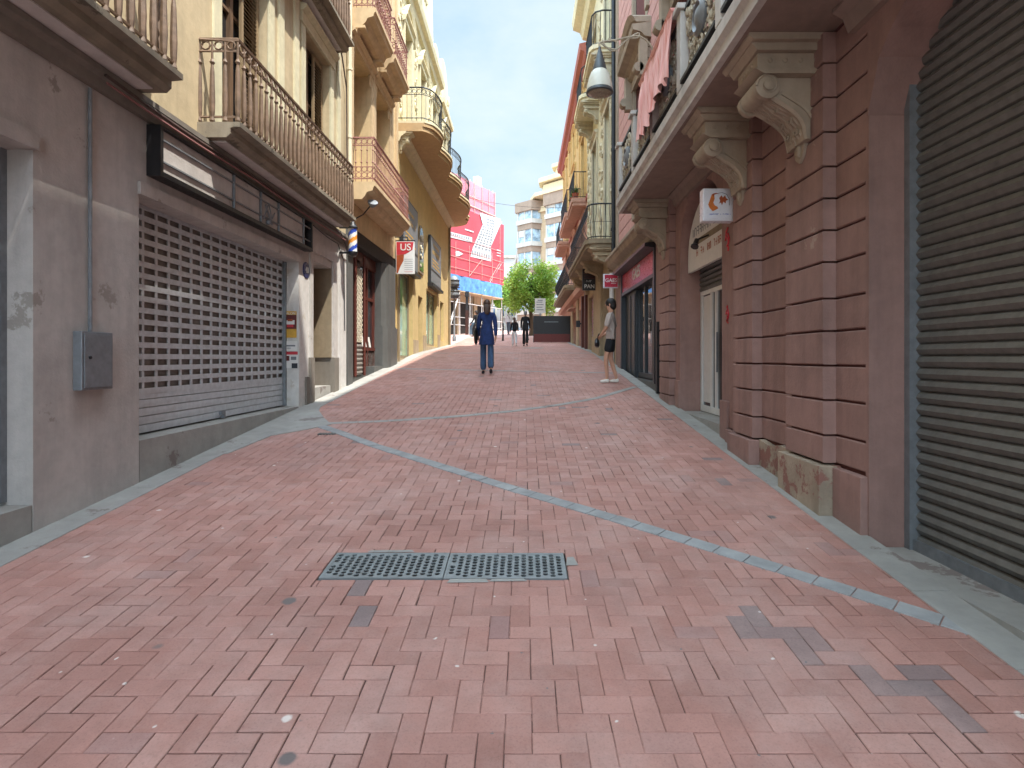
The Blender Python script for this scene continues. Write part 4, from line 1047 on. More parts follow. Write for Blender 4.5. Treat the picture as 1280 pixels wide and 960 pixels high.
def relief(parent, u0, u1, seed):
    r_ = random.Random(seed); m = MB(RF); w = OUT-.07
    for k in range(80):
        rr = r_.uniform(.035, .09); m.spiral(r_.uniform(u0+.06, u1-.06), r_.uniform(2.9, 3.5), w+r_.uniform(-.02, .03), rr, r_.uniform(1, 1.6), r_.uniform(0, 6.3), r_.choice((-1, 1)), rr*.2, 5, 9)
    for k in range(70):
        m.ball((r_.uniform(u0+.02, u1-.02), r_.uniform(2.86, 3.52), w+r_.uniform(-.02, .02)), r_.uniform(.018, .04), 1, 1.5, .6, 6, 4)
    o = m.build('relief_panel', 'relief', parent, smooth=True)
    MB(RF).box(u0, u1, 2.80, 2.835, w-.03, w+.075).build('lower_rail', 'iron', parent); MB(RF).box(u0, u1, 3.545, 3.59, w-.03, w+.03).build('upper_rail', 'iron', parent)
    q = MB(RF); c = (u0+u1)/2; q.lathe((c, 3.18, w+.02), [(.16, -.02), (.17, .02), (.13, .05), (.11, .02), (.06, .05), (.0, .06)], 20, axis=(0, 0, 1)); q.build('medallion', 'greymetal', parent, True)
prev = None
for i, (p, q) in enumerate(zip(posts, posts[1:])):
    if i == 0: relief(bal, q+.08, p-.08, 3)
    elif p > 0: relief(bal, q+.08, p-.08, 10+i)
    else: relief(bal, q+.08, p-.08, 10)
    m = MB(RF)
m = MB(RF); m.box(BE-.06, BE-.02, 2.79, 2.84, .0, OUT-.1); m.box(BE-.06, BE-.02, 3.55, 3.6, 0, OUT-.1)
for k in range(6):
    m.tube([(BE-.04, 2.84, .06+k*.11), (BE-.04, 3.55, .06+k*.11)], .01, 5)
m.build('end_railing', 'iron', bal)
for u in (-4.9, -1.3, 1.2, 4.68, 5.98, 9.29): console(bal, RF, u, 2.469, .54, .84, .40, 'r1trim')
# capital mouldings below consoles
# arched doorway with the dog grooming shop (left open)
gd = G(7.8)
m = MB(RF); m.box(6.84, 8.7, -3, gd+.05, -.7, -.0); m.build('door_step', 'kerbstone', r1)
m = MB(RF)
for u in (7.0, 7.95, 8.15, 8.6): m.box(u, u+.07, gd+.06, .92, -.36, -.30)
m.box(6.86, 8.68, gd+.06, gd+.15, -.355, -.305); m.box(6.86, 8.68, .92, .98, -.36, -.30); o = m.build('glazed_door', 'white', r1)
MB(RF).box(6.9, 8.66, gd+.1, .95, -.34, -.325).build('pane', 'glassshop', o)
m = MB(RF); m.tube([(7.9, -.2, -.29), (7.9, .35, -.29)], .014, 6); m.build('handle', 'greymetal', o)
MB(RF).box(8.23, 8.58, gd+.2, .90, -.323, -.318).build('frosted_panel', 'paper', o)
roller(r1, RF, 6.86, 8.68, .98, 1.35, -.30, 'rollgrey', .07)
t = thing('lunette_sign', 'half round pale sign board with writing in the pink arch', 'shop sign', (RW, 7.77, 1.45))
m = MB(RF); pts = [(6.88, 1.26)]+[(7.77+.89*math.cos(math.pi*(1-k/16)), 1.44+.78*math.sin(math.pi*(1-k/16))) for k in range(17)]+[(8.66, 1.26)]
m.pris(pts, -.16, -.11); m.build('board', 'paper', t)
m = MB(RF); m.box(7.1, 8.35, 1.60, 1.68, -.109, -.105); m.build('stripe', 'taupe', t)
scribble(t, RF, 7.15, 8.4, 1.74, .12, -.109, 'greyp', 3)
scribble(t, RF, 7.45, 8.1, 1.93, .10, -.109, 'greyp', 4)
scribble(t, RF, 7.2, 8.3, 1.44, .10, -.109, 'rust', 5)
# second arch (near) closed with roller shutter, and a third behind
roller(r1, RF, 1.92, 3.93, -1.35, 2.34, -.3, 'rollgrey', .08); MB(RF).box(3.88, 3.934, -1.4, 2.3, -.34, -.24).build('guide_rail', 'greymetal', r1); MB(RF).box(1.916, 1.97, -1.4, 2.3, -.34, -.24).build('guide_rail', 'greymetal', r1); MB(RF).box(1.97, 3.88, -1.33, -1.22, -.285, -.262).build('bottom_bar', 'greymetal', r1); MB(RF).box(2.85, 3.0, -1.2, -1.1, -.28, -.25).build('lock', 'greymetal', r1); roller(r1, RF, -4.28, -1.92, -2, 2.34, -.3, 'rollgrey', .1)
m = MB(RF); m.box(1.9, 3.95, -3, G(2.9)+.03, -.6, .0); m.build('door_step', 'kerbstone', r1)
# small red tags sprayed on the door jamb
def poly_tag(label, u, v, s_, seed):
    r_ = random.Random(seed); m = MB(RF)
    pts = [(u+r_.uniform(-.04, .04)*s_, v+(k/9-.5)*.22*s_, .004) for k in range(10)]; m.tube(pts, .011*s_, 5)
    pts = [(u+.05*s_*math.cos(k), v+.06*s_*math.sin(k), .005) for k in range(6)]; m.tube(pts, .010*s_, 5); tag(m.build('graffiti_tag', 'redp'), label, 'graffiti')
poly_tag('small red sprayed tag at the top of the pink door jamb', 6.66, 1.36, 1.2, 4)
poly_tag('small red sprayed tag halfway down the pink door jamb', 6.66, .5, .9, 8)
# square blade sign with dog logo
t = thing('blade_sign', 'white square light box sign with an orange animal logo beside the pink pilaster', 'hanging sign', (2.16, 6.4, 1.5))
x0, x1, z0, z1 = 1.965, 2.31, 1.50, 1.86
MB().box(x0, x1, 6.34, 6.47, z0, z1).build('light_box', 'plastic', t, bevel=.012)
m = MB(); m.box(x0+.02, x1-.02, 6.335, 6.339, z0+.03, z1-.02)
m.build('face', 'plastic', t)
def disc(cx, cz, pts, mat, y=6.333, name='logo'):
    m = MB(); m.ext([(cx+a, cz+b) for a, b in pts], lambda a, b, c_: (a, c_, b), y-.002, y); return m.build(name, mat, t)
X, Z = 2.12, 1.70
disc(X, Z, [(-.06, .09), (-.035, .085), (-.03, .04), (-.045, .0), (-.03, -.03), (.0, -.045), (.01, -.065), (-.05, -.095), (-.085, -.06), (-.1, -.02), (-.085, .02), (-.075, .05)], 'orange')
disc(X, Z, [(-.06, .09), (-.04, .1), (-.01, .105), (.02, .09), (.0, .096), (-.03, .088), (-.045, .06)], 'rust', 6.3325)
disc(X, Z, [(.02, .05), (.045, .08), (.06, .055), (.085, .08), (.095, .05), (.12, .03), (.095, .02), (.09, -.01), (.065, .01), (.05, -.03), (.04, .0), (.02, -.01), (.03, .02)], 'rust')
MB().tube([(X+.0, 6.331, Z+.1), (X+.05, 6.331, Z+.11), (X+.1, 6.331, Z+.09), (X+.13, 6.331, Z+.04), (X+.13, 6.331, Z-.03)], .003, 4).build('logo_outline', 'greyp', t)
scribble(t, lambda u, v, w: (u, 6.334-w, v), 2.03, 2.26, 1.565, .016, 0, 'bluep', 6)
m = MB(); m.tube([(x1-.02, 6.4, z0+.08), (2.36, 6.4, z0+.08)], .02, 6); m.tube([(x1-.02, 6.4, z1-.08), (2.36, 6.4, z1-.08)], .02, 6); m.build('bracket', 'greymetal', t)
t = thing('wall_spotlight', 'small black spotlight beside the white square sign', 'spotlight', (2.25, 7.3, 1.5))
m = MB(); m.lathe((2.2, 7.35, 1.5), [(.03, 0), (.035, .08), (.05, .1), (.05, .12)], 10, axis=(-.3, -.3, -.7)); m.tube([(2.2, 7.35, 1.5), (2.35, 7.35, 1.56)], .012, 5); m.build('lamp_head', 'black', t)
# GAES shop
gg = G(11.8)
m = MB(RF); m.box(10.32, 13.88, -3, gg+.03, -.7, .0); m.build('shop_step', 'darkstone', r1)
m = MB(RF)
m.box(10.3, 10.42, gg, 1.99, -.25, .03); m.box(13.78, 13.9, gg-.3, 1.99, -.25, .03); m.box(10.42, 13.78, 1.46, 1.53, -.25, .02)
m.box(12.55, 13.78, gg+.03, 1.46, -.14, -.08)
for u in (10.42, 11.1, 11.8, 12.48): m.box(u, u+.06, gg+.05, 1.46, -.2, -.12)
m.box(10.42, 12.5, gg+.05, gg+.15, -.198, -.122); m.box(12.6, 12.66, gg+.1, 1.4, -.079, -.06); m.box(13.1, 13.16, gg+.1, 1.4, -.079, -.06)
o = m.build('shop_front', 'anthra', r1)
MB(RF).box(10.46, 12.5, gg+.1, 1.44, -.17, -.155).build('pane', 'glassshop', o)
MB(RF).box(10.7, 11.7, .5, 1.2, -.28, -.26).build('display_poster', 'paper', o)
m = MB(RF); m.box(9.96, 10.06, -.62, .62, .0, .06); m.build('dark_panel', 'black', r1)
t = thing('shop_sign', 'long crimson fascia sign with white lettering over the dark shop front', 'shop sign', (RW, 12.1, 1.55))
m = MB(RF); m.box(10.42, 13.78, 1.535, 1.95, -.1, .0); m.build('panel', 'gaes', t)
m = MB(RF); m.prof([(0, 1.96), (.2, 1.99), (.2, 2.05), (.0, 2.07)], 10.3, 13.95); m.build('hood', 'anthra', t)
text('GAES', .34, 'white', t, (RW-.004, 12.1, 1.77), FACE_LEFT, .004); 
t = thing('blade_sign', 'crimson square sign with white lettering projecting past the dark shop front', 'hanging sign', (2.13, 14.2, 1.71))
MB().box(1.95, 2.31, 14.16, 14.26, 1.71, 2.05).build('light_box', 'plastic', t, bevel=.01)
MB().box(1.975, 2.295, 14.153, 14.159, 1.73, 2.03).build('face', 'gaes', t)
text('GAES', .125, 'white', t, (2.135, 14.15, 1.89), FACE_CAM, .002); MB().box(2.13, 2.26, 14.15, 14.153, 1.815, 1.825).build('small_print', 'white', t)
m = MB(); m.tube([(2.3, 14.2, 1.8), (2.36, 14.2, 1.8)], .02, 5); m.tube([(2.3, 14.2, 1.97), (2.36, 14.2, 1.97)], .02, 5); m.build('bracket', 'greymetal', t)
# pink cloth hung over the balcony parapet
t_ = MB(RF); rows, cols = 24, 90; u0, u1 = 6.05, 7.75; vs = []
def cw(u, v, k): return OUT+.04+k+.022*math.sin(u*24+1.3*math.sin(v*2))*min(1, (3.7-v)*3)+.010*math.sin(u*51+v*3)*min(1, (3.7-v)*3)+.008*math.sin(v*9+u*7)
for side in (0, 1):
    for j in range(rows+1):
        for i in range(cols+1):
            u = u0+(u1-u0)*i/cols; top = 3.66; bot = 2.97+.05*math.sin(u*5)+.012*math.sin(u*23)-.12*(i/cols)
            v = top+(bot-top)*j/rows; sag = .02*math.sin(u*30)
            vs.append((u+.03*math.sin(v*8+u*3), v+sag, cw(u, v, .05*(j/rows))+side*.004))
fs = []; S = (rows+1)*(cols+1)
for s_ in (0, S):
    for j in range(rows):
        for i in range(cols): a = s_+j*(cols+1)+i; fs.append((a, a+1, a+cols+2, a+cols+1))
t_.add(vs, fs)
t_.prof([(OUT-.2, 3.625), (OUT+.05, 3.63), (OUT+.07, 3.665), (OUT-.2, 3.665)], u0, u1)
tag(t_.build('hanging_cloth', 'pinkcloth', smooth=True), 'pink bed sheet hung over the carved balcony parapet', 'cloth')
# drain pipe at R1/R2
m = MB(RF); m.tube([(14.55, 12, .1), (14.55, 2.62, .1)], .05, 8)
for v in (11, 8, 5.2, 3.2): m.tube([(14.55, v, .1), (14.55, v+.07, .1)], .062, 8)
tag(m.build('drain_pipe', 'iron'), 'tall dark grey drain pipe between the pink and cream right buildings', 'drain pipe')
# bell street lamp on curly bracket
t = thing('street_lamp', 'bell shaped street lamp hanging from a curled wall bracket at the right', 'street lamp', (2.3, 10.1, 5.2))
lx, ly, lz = 1.31, 10.0, 4.60
MB().lathe((lx, ly, lz), [(.222, .03), (.235, .0), (.235, -.02), (.215, -.03)], 28, axis=(0, 0, 1)).build('rim', 'lampgrey', t, True)
MB().lathe((lx, ly, lz), [(.225, .03), (.215, .12), (.185, .24), (.15, .33), (.115, .37)], 28, axis=(0, 0, 1)).build('shade', 'lampshade', t, True)
MB().lathe((lx, ly, lz), [(.122, .37), (.115, .42), (.06, .62), (.03, .72), (.02, .78)], 20, axis=(0, 0, 1)).build('top_cone', 'lampgrey', t, True)
MB().lathe((lx, ly, lz), [(.21, -.02), (.18, -.045), (.1, -.065), (0.001, -.07)], 24, axis=(0, 0, 1)).build('lens', 'lampglass', t, True)
m = MB()
def arm(pts, r=.013): m.tube([(a, ly+.0+.1*max(0, (a-lx)), b) for a, b in cr(pts, 7)], r, 6)
arm([(lx, lz+.78), (lx+.02, lz+.86), (lx+.3, lz+.92), (lx+.62, lz+1.0), (lx+.75, lz+.98), (lx+.9, lz+.86), (lx+1.0, lz+.6), (lx+1.02, lz+.5)], .016)
arm([(lx+.02, lz+.85), (lx+.12, lz+.78), (lx+.3, lz+.76), (lx+.45, lz+.9), (lx+.62, lz+1.03), (lx+.7, lz+1.05), (lx+.66, lz+.97), (lx+.5, lz+.96)])
arm([(lx+.05, lz+.9), (lx+.1, lz+.8), (lx+.22, lz+.72), (lx+.33, lz+.78), (lx+.3, lz+.88), (lx+.15, lz+.93)])
m.box(2.30, 2.352, 10.05, 10.2, lz+.42, lz+.62); m.build('scroll_arm', 'wirepale', t, True)

# ================================================================== RIGHT BUILDING 2 (cream)
r2 = thing('cream_building', 'narrow cream building with carved plaster and bellied iron balcony', 'building', (RW, 18, G(18)))
OG2 = [(14.95, 17.1, -3, 2.3), (19.05, 21.0, -3, 2.15)]
m = MB(RF); m.wall(14.8, 21.2, -3, 3.1, -.5, .0, OG2); m.build('ground_floor_wall', 'beige', r2)
UP2 = [(15.5, 16.5, 3.3, 6.9), (18.3, 19.4, 3.3, 6.9), (15.5, 16.5, 8.15, 10.6), (18.3, 19.4, 8.15, 10.6)]
m = MB(RF); m.wall(14.8, 21.2, 3.1, 12.2, -.5, .02, UP2); m.build('upper_wall', 'cream', r2)
m = MB(RF); m.box(14.8, 21.2, -3, 12.2, -9, -.51); m.build('rear_block', 'cream', r2)
m = MB(RF); m.prof([(0, 11.6), (.2, 11.65), (.3, 11.9), (.55, 12.0), (.6, 12.25), (0, 12.35)], 14.8, 21.2); m.build('cornice', 'cream', r2)
m = MB(RF); gable(m, 16.5, 19.8, 12.35, 12.9, -.3, .1); m.build('parapet', 'cream', r2)
for (a, b, c, d) in UP2: window(r2, RF, a, b, c, d, .2, 'creamframe', 'glassblue', (.3, .5, .75), True, (.16, .07), 'cream2')
for i, (a, b) in enumerate(((14.95, 15.25), (17.0, 17.8), (19.7, 20.2), (20.5, 21.0))):
    ornament(r2, RF, a, b, 3.4, 11.4, .02, 26, 'cream2', seed=50+i, rs=(.08, .2), depth=.06)
def balcony_r2(u0, u1, v, out, h, curve, style, b, slabm, name='balcony', thick=.2, railm='iron', pitch=.12):
    path = [(u0, 0), (u0, out-.25), (u0+.08, out-.08), (u0+.25, out), (u1-.25, out), (u1-.08, out-.08), (u1, out-.25), (u1, 0)] if curve else [(u0, 0), (u0, out), (u1, out), (u1, 0)]
    m = MB(RF); m.plan(path, v-thick, v-thick*.55); m.plan([(p[0]*1.0+(.04 if p[0] > (u0+u1)/2 else -.04), p[1]+(.04 if p[1] > 0 else 0)) for p in path], v-thick*.549, v)
    o = m.build(name, slabm, b)
    ins = [((p[0]+.05 if p[0] < (u0+u1)/2 else p[0]-.05), max(0, p[1]-.05)) for p in path]
    railing(o, RF, ins, v, v+h, railm, pitch, style, .009)
    return o
SB = -1
o = balcony_r2(14.95, 21.1, 3.08, .72, .92, True, 'belly', r2, 'taupe', thick=.22)
SB = 1
for u in (15.2, 17.3, 19.0, 20.9): console(o, RF, u, 2.86, .55, .55, .26, 'beige')
for (a, b) in ((15.0, 17.0), (17.8, 20.0)):
    o = balcony_r2(a, b, 8.15, .6, .9, True, 'plain', r2, 'cream')
    for u in (a+.3, b-.3): console(o, RF, u, 7.95, .5, .6, .3, 'cream2')
# ground floor of R2
m = MB(RF); m.box(14.97, 17.08, G(16)+.02, 2.28, -.4, -.3); m.build('shop_wall', 'taupe', r2)
m = MB(RF); m.box(15.6, 16.6, G(16), 1.9, -.299, -.27); d = m.build('door', 'brownwood', r2)
roller(r2, RF, 19.07, 20.98, G(20), 2.13, -.12, 'graffiti', .1)
m = MB(RF); m.box(17.2, 18.9, -3, 2.7, .001, .08); m.box(17.12, 18.98, -3, G(18)+.55, .081, .13); m.build('stone_pier', 'beige', r2, bevel=.01)
m = MB(RF); m.tube([(15.0, 2.2, .07), (15.0, G(15), .07)], .06, 8); tag(m.build('drain_pipe', 'white'), 'white drain pipe beside the crimson square sign', 'drain pipe')
m = MB(RF); m.box(16.3, 16.7, .85, 1.25, -.262, -.25)
t = thing('menu_board', 'small dark framed picture board on the wall behind the standing person', 'board', (RW, 16.5, .85)); m.build('frame', 'darkred', t)
MB(RF).box(16.35, 16.65, .9, 1.2, -.249, -.245).build('print', 'yellowp', t)
t = thing('blade_sign', 'black square sign reading PAN hanging under the cream building balcony', 'hanging sign', (2.1, 18.4, 2.15))
MB().box(1.86, 2.3, 18.37, 18.43, 2.14, 2.82).build('panel', 'black', t)
text('PAN', .17, 'white', t, (2.08, 18.362, 2.26), FACE_CAM, .002); scribble(t, lambda u, v, w: (u, 18.366-w, v), 1.98, 2.2, 2.4, .06, 0, 'white', 7)
m = MB()
for k in range(4): m.box(1.9, 2.26, 18.363, 18.369, 2.52+k*.07, 2.535+k*.07)
m.build('grille_print', 'darkred', t)
m = MB(); m.tube([(1.9, 18.4, 2.85), (2.36, 18.4, 2.85)], .015, 5); m.build('bracket', 'black', t)

# ================================================================== RIGHT BUILDING 3 (yellow above, salmon below)
r3 = thing('yellow_building', 'yellow and salmon building with red cornice and small balconies at the right', 'building', (RW, 28, G(28)))
OG3 = [(21.6, 22.5, -3, 2.1), (22.9, 24.6, -3, 2.0), (25.6, 27.4, -3, 2.1), (28.6, 30.2, -3, 2.1), (31.5, 33.2, -3, 2.1)]
m = MB(RF); m.wall(21.2, 35, -3, 6.0, -.5, .0, OG3+[(22.2, 23.3, 3.2, 5.6), (26, 27.2, 3.2, 5.6), (30.6, 31.8, 3.2, 5.6)]); m.build('lower_wall', 'salmon', r3)
UP3r = [(22.2, 23.3, 6.1, 8.6), (26.2, 27.3, 6.2, 8.6), (30.6, 31.7, 6.2, 8.6), (22.4, 23.2, 9.2, 10.4), (24.6, 25.3, 9.2, 10.4), (26.4, 27.1, 9.2, 10.4), (28.6, 29.3, 9.2, 10.4), (30.8, 31.5, 9.2, 10.4), (33, 33.7, 9.2, 10.4)]
m = MB(RF); m.wall(21.2, 35, 6.0, 11.1, -.5, -.001, UP3r); m.build('upper_wall', 'yellow', r3)
m = MB(RF); m.box(21.2, 35, -3, 11.1, -9, -.51); m.build('rear_block', 'yellow', r3)
m = MB(RF); m.prof([(0, 11.0), (.1, 11.02), (.16, 11.15), (.3, 11.2), (.34, 11.42), (0, 11.5)], 21.0, 35.1)
m.box(21.2, 35, 5.88, 6.02, .001, .05); m.build('cornice', 'redtrim', r3)
for (a, b, c, d) in UP3r+[(22.2, 23.3, 3.2, 5.6), (26, 27.2, 3.2, 5.6), (30.6, 31.8, 3.2, 5.6)]: window(r3, RF, a, b, c, d, .25, 'frame', 'glassdark', (.7,), True, (.12, .05), 'yellow' if c > 6 else 'salmon')
m = MB(RF)
for (u0, u1) in ((21.2, 21.35), (24.2, 24.35), (28.2, 28.35)): m.box(u0, u1, 6.05, 10.95, .001, .05)
m.build('pilaster_strip', 'yellow', r3)
balcony_r2(21.7, 24.0, 6.0, .52, 1.0, False, 'plain', r3, 'salmon', thick=.28)
balcony_r2(24.9, 28.9, 6.25, .55, 1.0, False, 'plain', r3, 'salmon', thick=.3)
balcony_r2(29.8, 33.2, 6.0, .55, 1.0, False, 'plain', r3, 'salmon', thick=.25)
o = balcony_r2(24.6, 33.5, 3.1, .6, .95, True, 'belly', r3, 'taupe', thick=.22)
for (a, b, c, d) in OG3:
    q = MB(RF); q.box(a, b, G(a)-.2, d, -.3, -.2); o = q.build('shop_front', 'redwood' if a < 25 else 'brownwood', r3)
    MB(RF).box(a+.15, b-.15, G(a)+.5, d-.3, -.199, -.18).build('pane', 'glassshop', o)
m = MB(RF); m.box(21.3, 21.58, -1, 2.6, .001, .1); m.box(22.55, 22.85, -1, 2.4, .001, .1); m.build('red_pier', 'redwood', r3)
m = MB(RF); m.box(24.65, 25.5, -1, 2.5, .001, .06); m.box(27.45, 28.5, -1, 2.5, .001, .05); m.build('pale_pier', 'beige', r3)
m = MB(RF); m.prof([(0, 2.55), (.25, 2.55), (.3, 2.75), (0, 2.85)], 21.2, 35)
m.prof([(.0, 2.2), (.35, 2.15), (.35, 2.2), (0, 2.3)], 25.5, 27.5); m.build('string_course', 'salmon', r3)
t = thing('wall_lantern', 'small dark box lantern on the red shop pier', 'lantern', (2.2, 22.7, 1.25))
m = MB(); m.box(2.05, 2.2, 22.6, 22.8, 1.2, 1.45); m.build('lamp_body', 'iron', t); MB().box(2.2, 2.26, 22.66, 22.74, 1.3, 1.36).build('bracket', 'iron', t)
for i, (u, w_) in enumerate(((21.9, .4), (22.5, .42), (23.2, .4))):
    t = thing('potted_plant', ['spiky green plant in a clay pot on the near end of the upper yellow balcony', 'bushy plant in a clay pot in the middle of the upper yellow balcony', 'small plant in a clay pot at the far end of the upper yellow balcony'][i], 'potted plant', (RW-w_, u, 6.0), 'pots on the yellow building balcony')
    MB(RF).lathe((u, 6.0, w_), [(.09, 0), (.13, .2), (.14, .22)], 12, axis=(0, 1, 0)).build('pot', 'terracotta', t)
    q = MB(RF); r_ = random.Random(i)
    for k in range(60):
        a = r_.uniform(0, 6.3); e = r_.uniform(.2, 1.3); L = r_.uniform(.15, .4)
        d = Vector((math.cos(a)*math.cos(e), math.sin(e), math.sin(a)*math.cos(e))); p = Vector((u, 6.22, w_)); n_ = d.cross(Vector((0, 1, .2))).normalized()*.02
        q.add([tuple(p-n_), tuple(p+n_), tuple(p+d*L*.6+n_), tuple(p+d*L)], [(0, 1, 2, 3)])
    q.build('foliage', 'plant', t)
# ================================================================== FAR: scaffolded building
SX0, SY0, EX, EY = -4.94, 36.0, .458, .889
def SF(u, v, w): return (SX0+EX*u+EY*w, SY0+EY*u-EX*w, v)
def pS(px, py):
    k = (px-655)/722; u = (k*SY0-SX0)/(EX-EY*k); return (u, (447-py)/722*(SY0+EY*u))
s1 = thing('scaffolded_building', 'building wrapped in red tarpaulin and pink netting behind scaffolding', 'building', (SX0, SY0+3, G(39)))
m = MB(SF); m.wall(-10, 7.1, 0, 11.4, -8, -1.0, [])
m.build('wall', 'apt', s1)
g0 = G(40)
m = MB(SF)
for (a, b) in ((-7, -5.2), (-4.4, -2.6), (-1.8, .2), (1.0, 2.4), (3.2, 4.6), (5.2, 6.6)): m.box(a, b, g0-.3, g0+2.1, -1.0, -.97)
m.build('dark_opening', 'interior', s1)
m = MB(SF)
for u in (-2.2, .55, 2.75, 4.9, 6.8): MB(SF).box(u-.22, u+.22, g0-.5, 4.3, -.96, -.8).build('column', 'beige', s1)
m = MB(SF)
for i in range(3):
    for (a, b) in ((-1.5, -.4), (.6, 1.7), (2.7, 3.8), (4.7, 5.6)): m.box(a, b, 5.2+2.1*i, 6.7+2.1*i, -1.0, -.96)
m.box(4.9, 5.3, 11.4, 12.5, -2, -1.4); m.box(5.35, 5.5, 11.4, 12.1, -2, -1.4)
m.build('upper_window', 'glassblue', s1)
m = MB(SF); m.box(5.2, 5.65, 11.4, 12.9, -1.2, -.8); m.build('chimney', 'b3up', s1)
sf1 = thing('scaffolding', 'galvanised tube scaffolding in front of the wrapped building', 'scaffolding', (SX0+1.5, SY0+2, G(38)))
m = MB(SF)
for u in (-3, -1, .35, 1.6, 2.9, 4.4, 5.9, 7.2):
    m.tube([(u, g0-.6, 0), (u, 10 if u > 6.2 else 11.9, 0)], .035, 6); m.tube([(u, g0-.6, -.8), (u, 10, -.8)], .035, 6)
m.build('standard', 'scaf', sf1)
m = MB(SF)
for v in (g0+.45, g0+.95, g0+1.9, 4.35, 5.3, 6.4, 7.4, 8.5, 9.7): m.tube([(-3, v, .03), (7.2, v, .03)], .028, 6)
m.build('ledger', 'scaf', sf1)
m = MB(SF)
for (u, v, p, q) in ((.35, g0, 1.6, 4.3), (-1, g0, .35, 4.3), (.2, g0+.1, 1.5, 4.1), (4.4, 4.4, 7.2, 7.0), (2.9, 7, 5.9, 9.5)): m.tube([(u, v, .07), (p, q, .07)], .028, 6)
m.build('brace', 'scaf', sf1)
m = MB(SF); m.box(-3, 7.3, 4.28, 4.34, -.8, .12); m.build('deck', 'apt', sf1)
t = thing('printed_tarpaulin', 'large red printed tarpaulin with a white tower drawing on the scaffold', 'tarpaulin', (SX0+2, SY0+3, 5.3))
def tp(m, P, w0, w1): m.pris([pS(*p) for p in P], w0, w1)
m = MB(SF); n = 24
for i in range(n):                               # slightly billowing sheet
    for j in range(10):
        a, b = -1+8.35*i/n, -1+8.35*(i+1)/n; c, d = 5.3+4.45*j/10, 5.3+4.45*(j+1)/10
        f = lambda u, v: .10+.022*math.sin(u*2.6)*math.sin(v*2.1)
        m.add([(a, c, f(a, c)), (b, c, f(b, c)), (b, d, f(b, d)), (a, d, f(a, d))], [(0, 1, 2, 3)])
m.build('sheet', 'tarp', t)
m = MB(SF); tp(m, [(597.5, 266), (624, 274), (624, 280), (614, 303), (611.5, 309), (612, 319), (612, 327), (586, 321), (589, 310), (601.5, 281)], .125, .135); m.build('white_tower_print', 'tarpwhite', t)
m = MB(SF)
rr = random.Random(5)
for j in range(13):
    y = 273+j*3.5; xl = 606-(j*1.35 if j > 2 else 0); xr = 616.5-j*.35
    if j > 11: continue
    for k in range(5):
        xa = xl+(xr-xl)*k/5; xb = xa+(xr-xl)/5*rr.uniform(.5, .8); dy = (xa-605)*.28
        tp(m, [(xa, y+dy), (xb, y+dy), (xb, y+dy+2.3), (xa, y+dy+2.3)], .136, .14)
for k in range(8):
    xa = 588+k*2.9; dy = (xa-588)*.26
    tp(m, [(xa, 313+dy), (xa+1.6, 313.3+dy), (xa+1.6, 319+dy), (xa, 318.6+dy)], .136, .14)
m.build('window_print', 'greyp', t)
m = MB(SF); tp(m, [(557, 289), (588, 297), (588, 303.5), (557, 296)], .125, .135); tp(m, [(567, 314), (571, 314), (577, 317.5), (571, 320.5), (567, 320)], .125, .135)
for y in (312, 315.5, 319): tp(m, [(619, y), (624, y+1), (624, y+2), (619, y+1)], .125, .135)
tp(m, [(579, 286), (590, 289.5), (590, 291), (579, 287.5)], .125, .135)
m.build('white_panel_print', 'tarpwhite', t)
m = MB(SF)
for k in range(9):
    xa = 561+k*2.7; tp(m, [(xa, 291.3+k*.65), (xa+1.5, 291.6+k*.65), (xa+1.5, 294.6+k*.65), (xa, 294.3+k*.65)], .136, .139)
m.build('small_print', 'greymetal', t)
m = MB(SF)
for v in (5.75, 6.45, 7.0, 7.75): m.tube([(-1, v, .145), (7.2, v-.05, .145)], .016, 4)
for u in (-.2, 1.0, 2.6, 4.2, 5.6, 6.7): m.tube([(u, 5.35, .15), (u, 7.4 if u < 6 else 9.6, .15)], .016, 4)
m.tube([(2.6, 5.4, .155), (4.9, 7.3, .155)], .018, 4); m.tube([(5.2, 5.4, .155), (6.6, 6.8, .155)], .018, 4)
m.build('lacing_tube', 'r1up', t)
m = MB(SF)
for i in range(20):
    for j in range(3):
        a, b = -1+8.0*i/20, -1+8.0*(i+1)/20; c, d = 4.36+.94*j/3, 4.36+.94*(j+1)/3
        f = lambda u, v: .11+.04*math.sin(u*4.6+v*3)
        m.add([(a, c, f(a, c)), (b, c, f(b, c)), (b, d, f(b, d)), (a, d, f(a, d))], [(0, 1, 2, 3)])
tag(m.build('blue_tarpaulin', 'tarpblue', smooth=True), 'strip of blue sheeting along the bottom of the red tarpaulin', 'tarpaulin')
m = MB(SF); m.box(-3, 6.05, 9.76, 11.75, .06, .07); m.box(6.05, 6.06, 9.76, 11.75, -2.5, .07)
tag(m.build('debris_netting', 'net'), 'pink see-through debris netting on the top lift of the scaffold', 'netting')
m = MB(SF)
for u in (-2, -.9, .2, 1.2, 2.3, 3.3, 4.3, 5.2, 6.02): m.tube([(u, 9.7, .12), (u, 11.8, .12)], .025, 5)
m.tube([(-3, 10.1, .12), (6.05, 10.1, .12)], .05, 5); m.tube([(-3, 10.75, .12), (6.05, 10.75, .12)], .025, 5)
m.build('guard_tube', 'r1up', sf1)
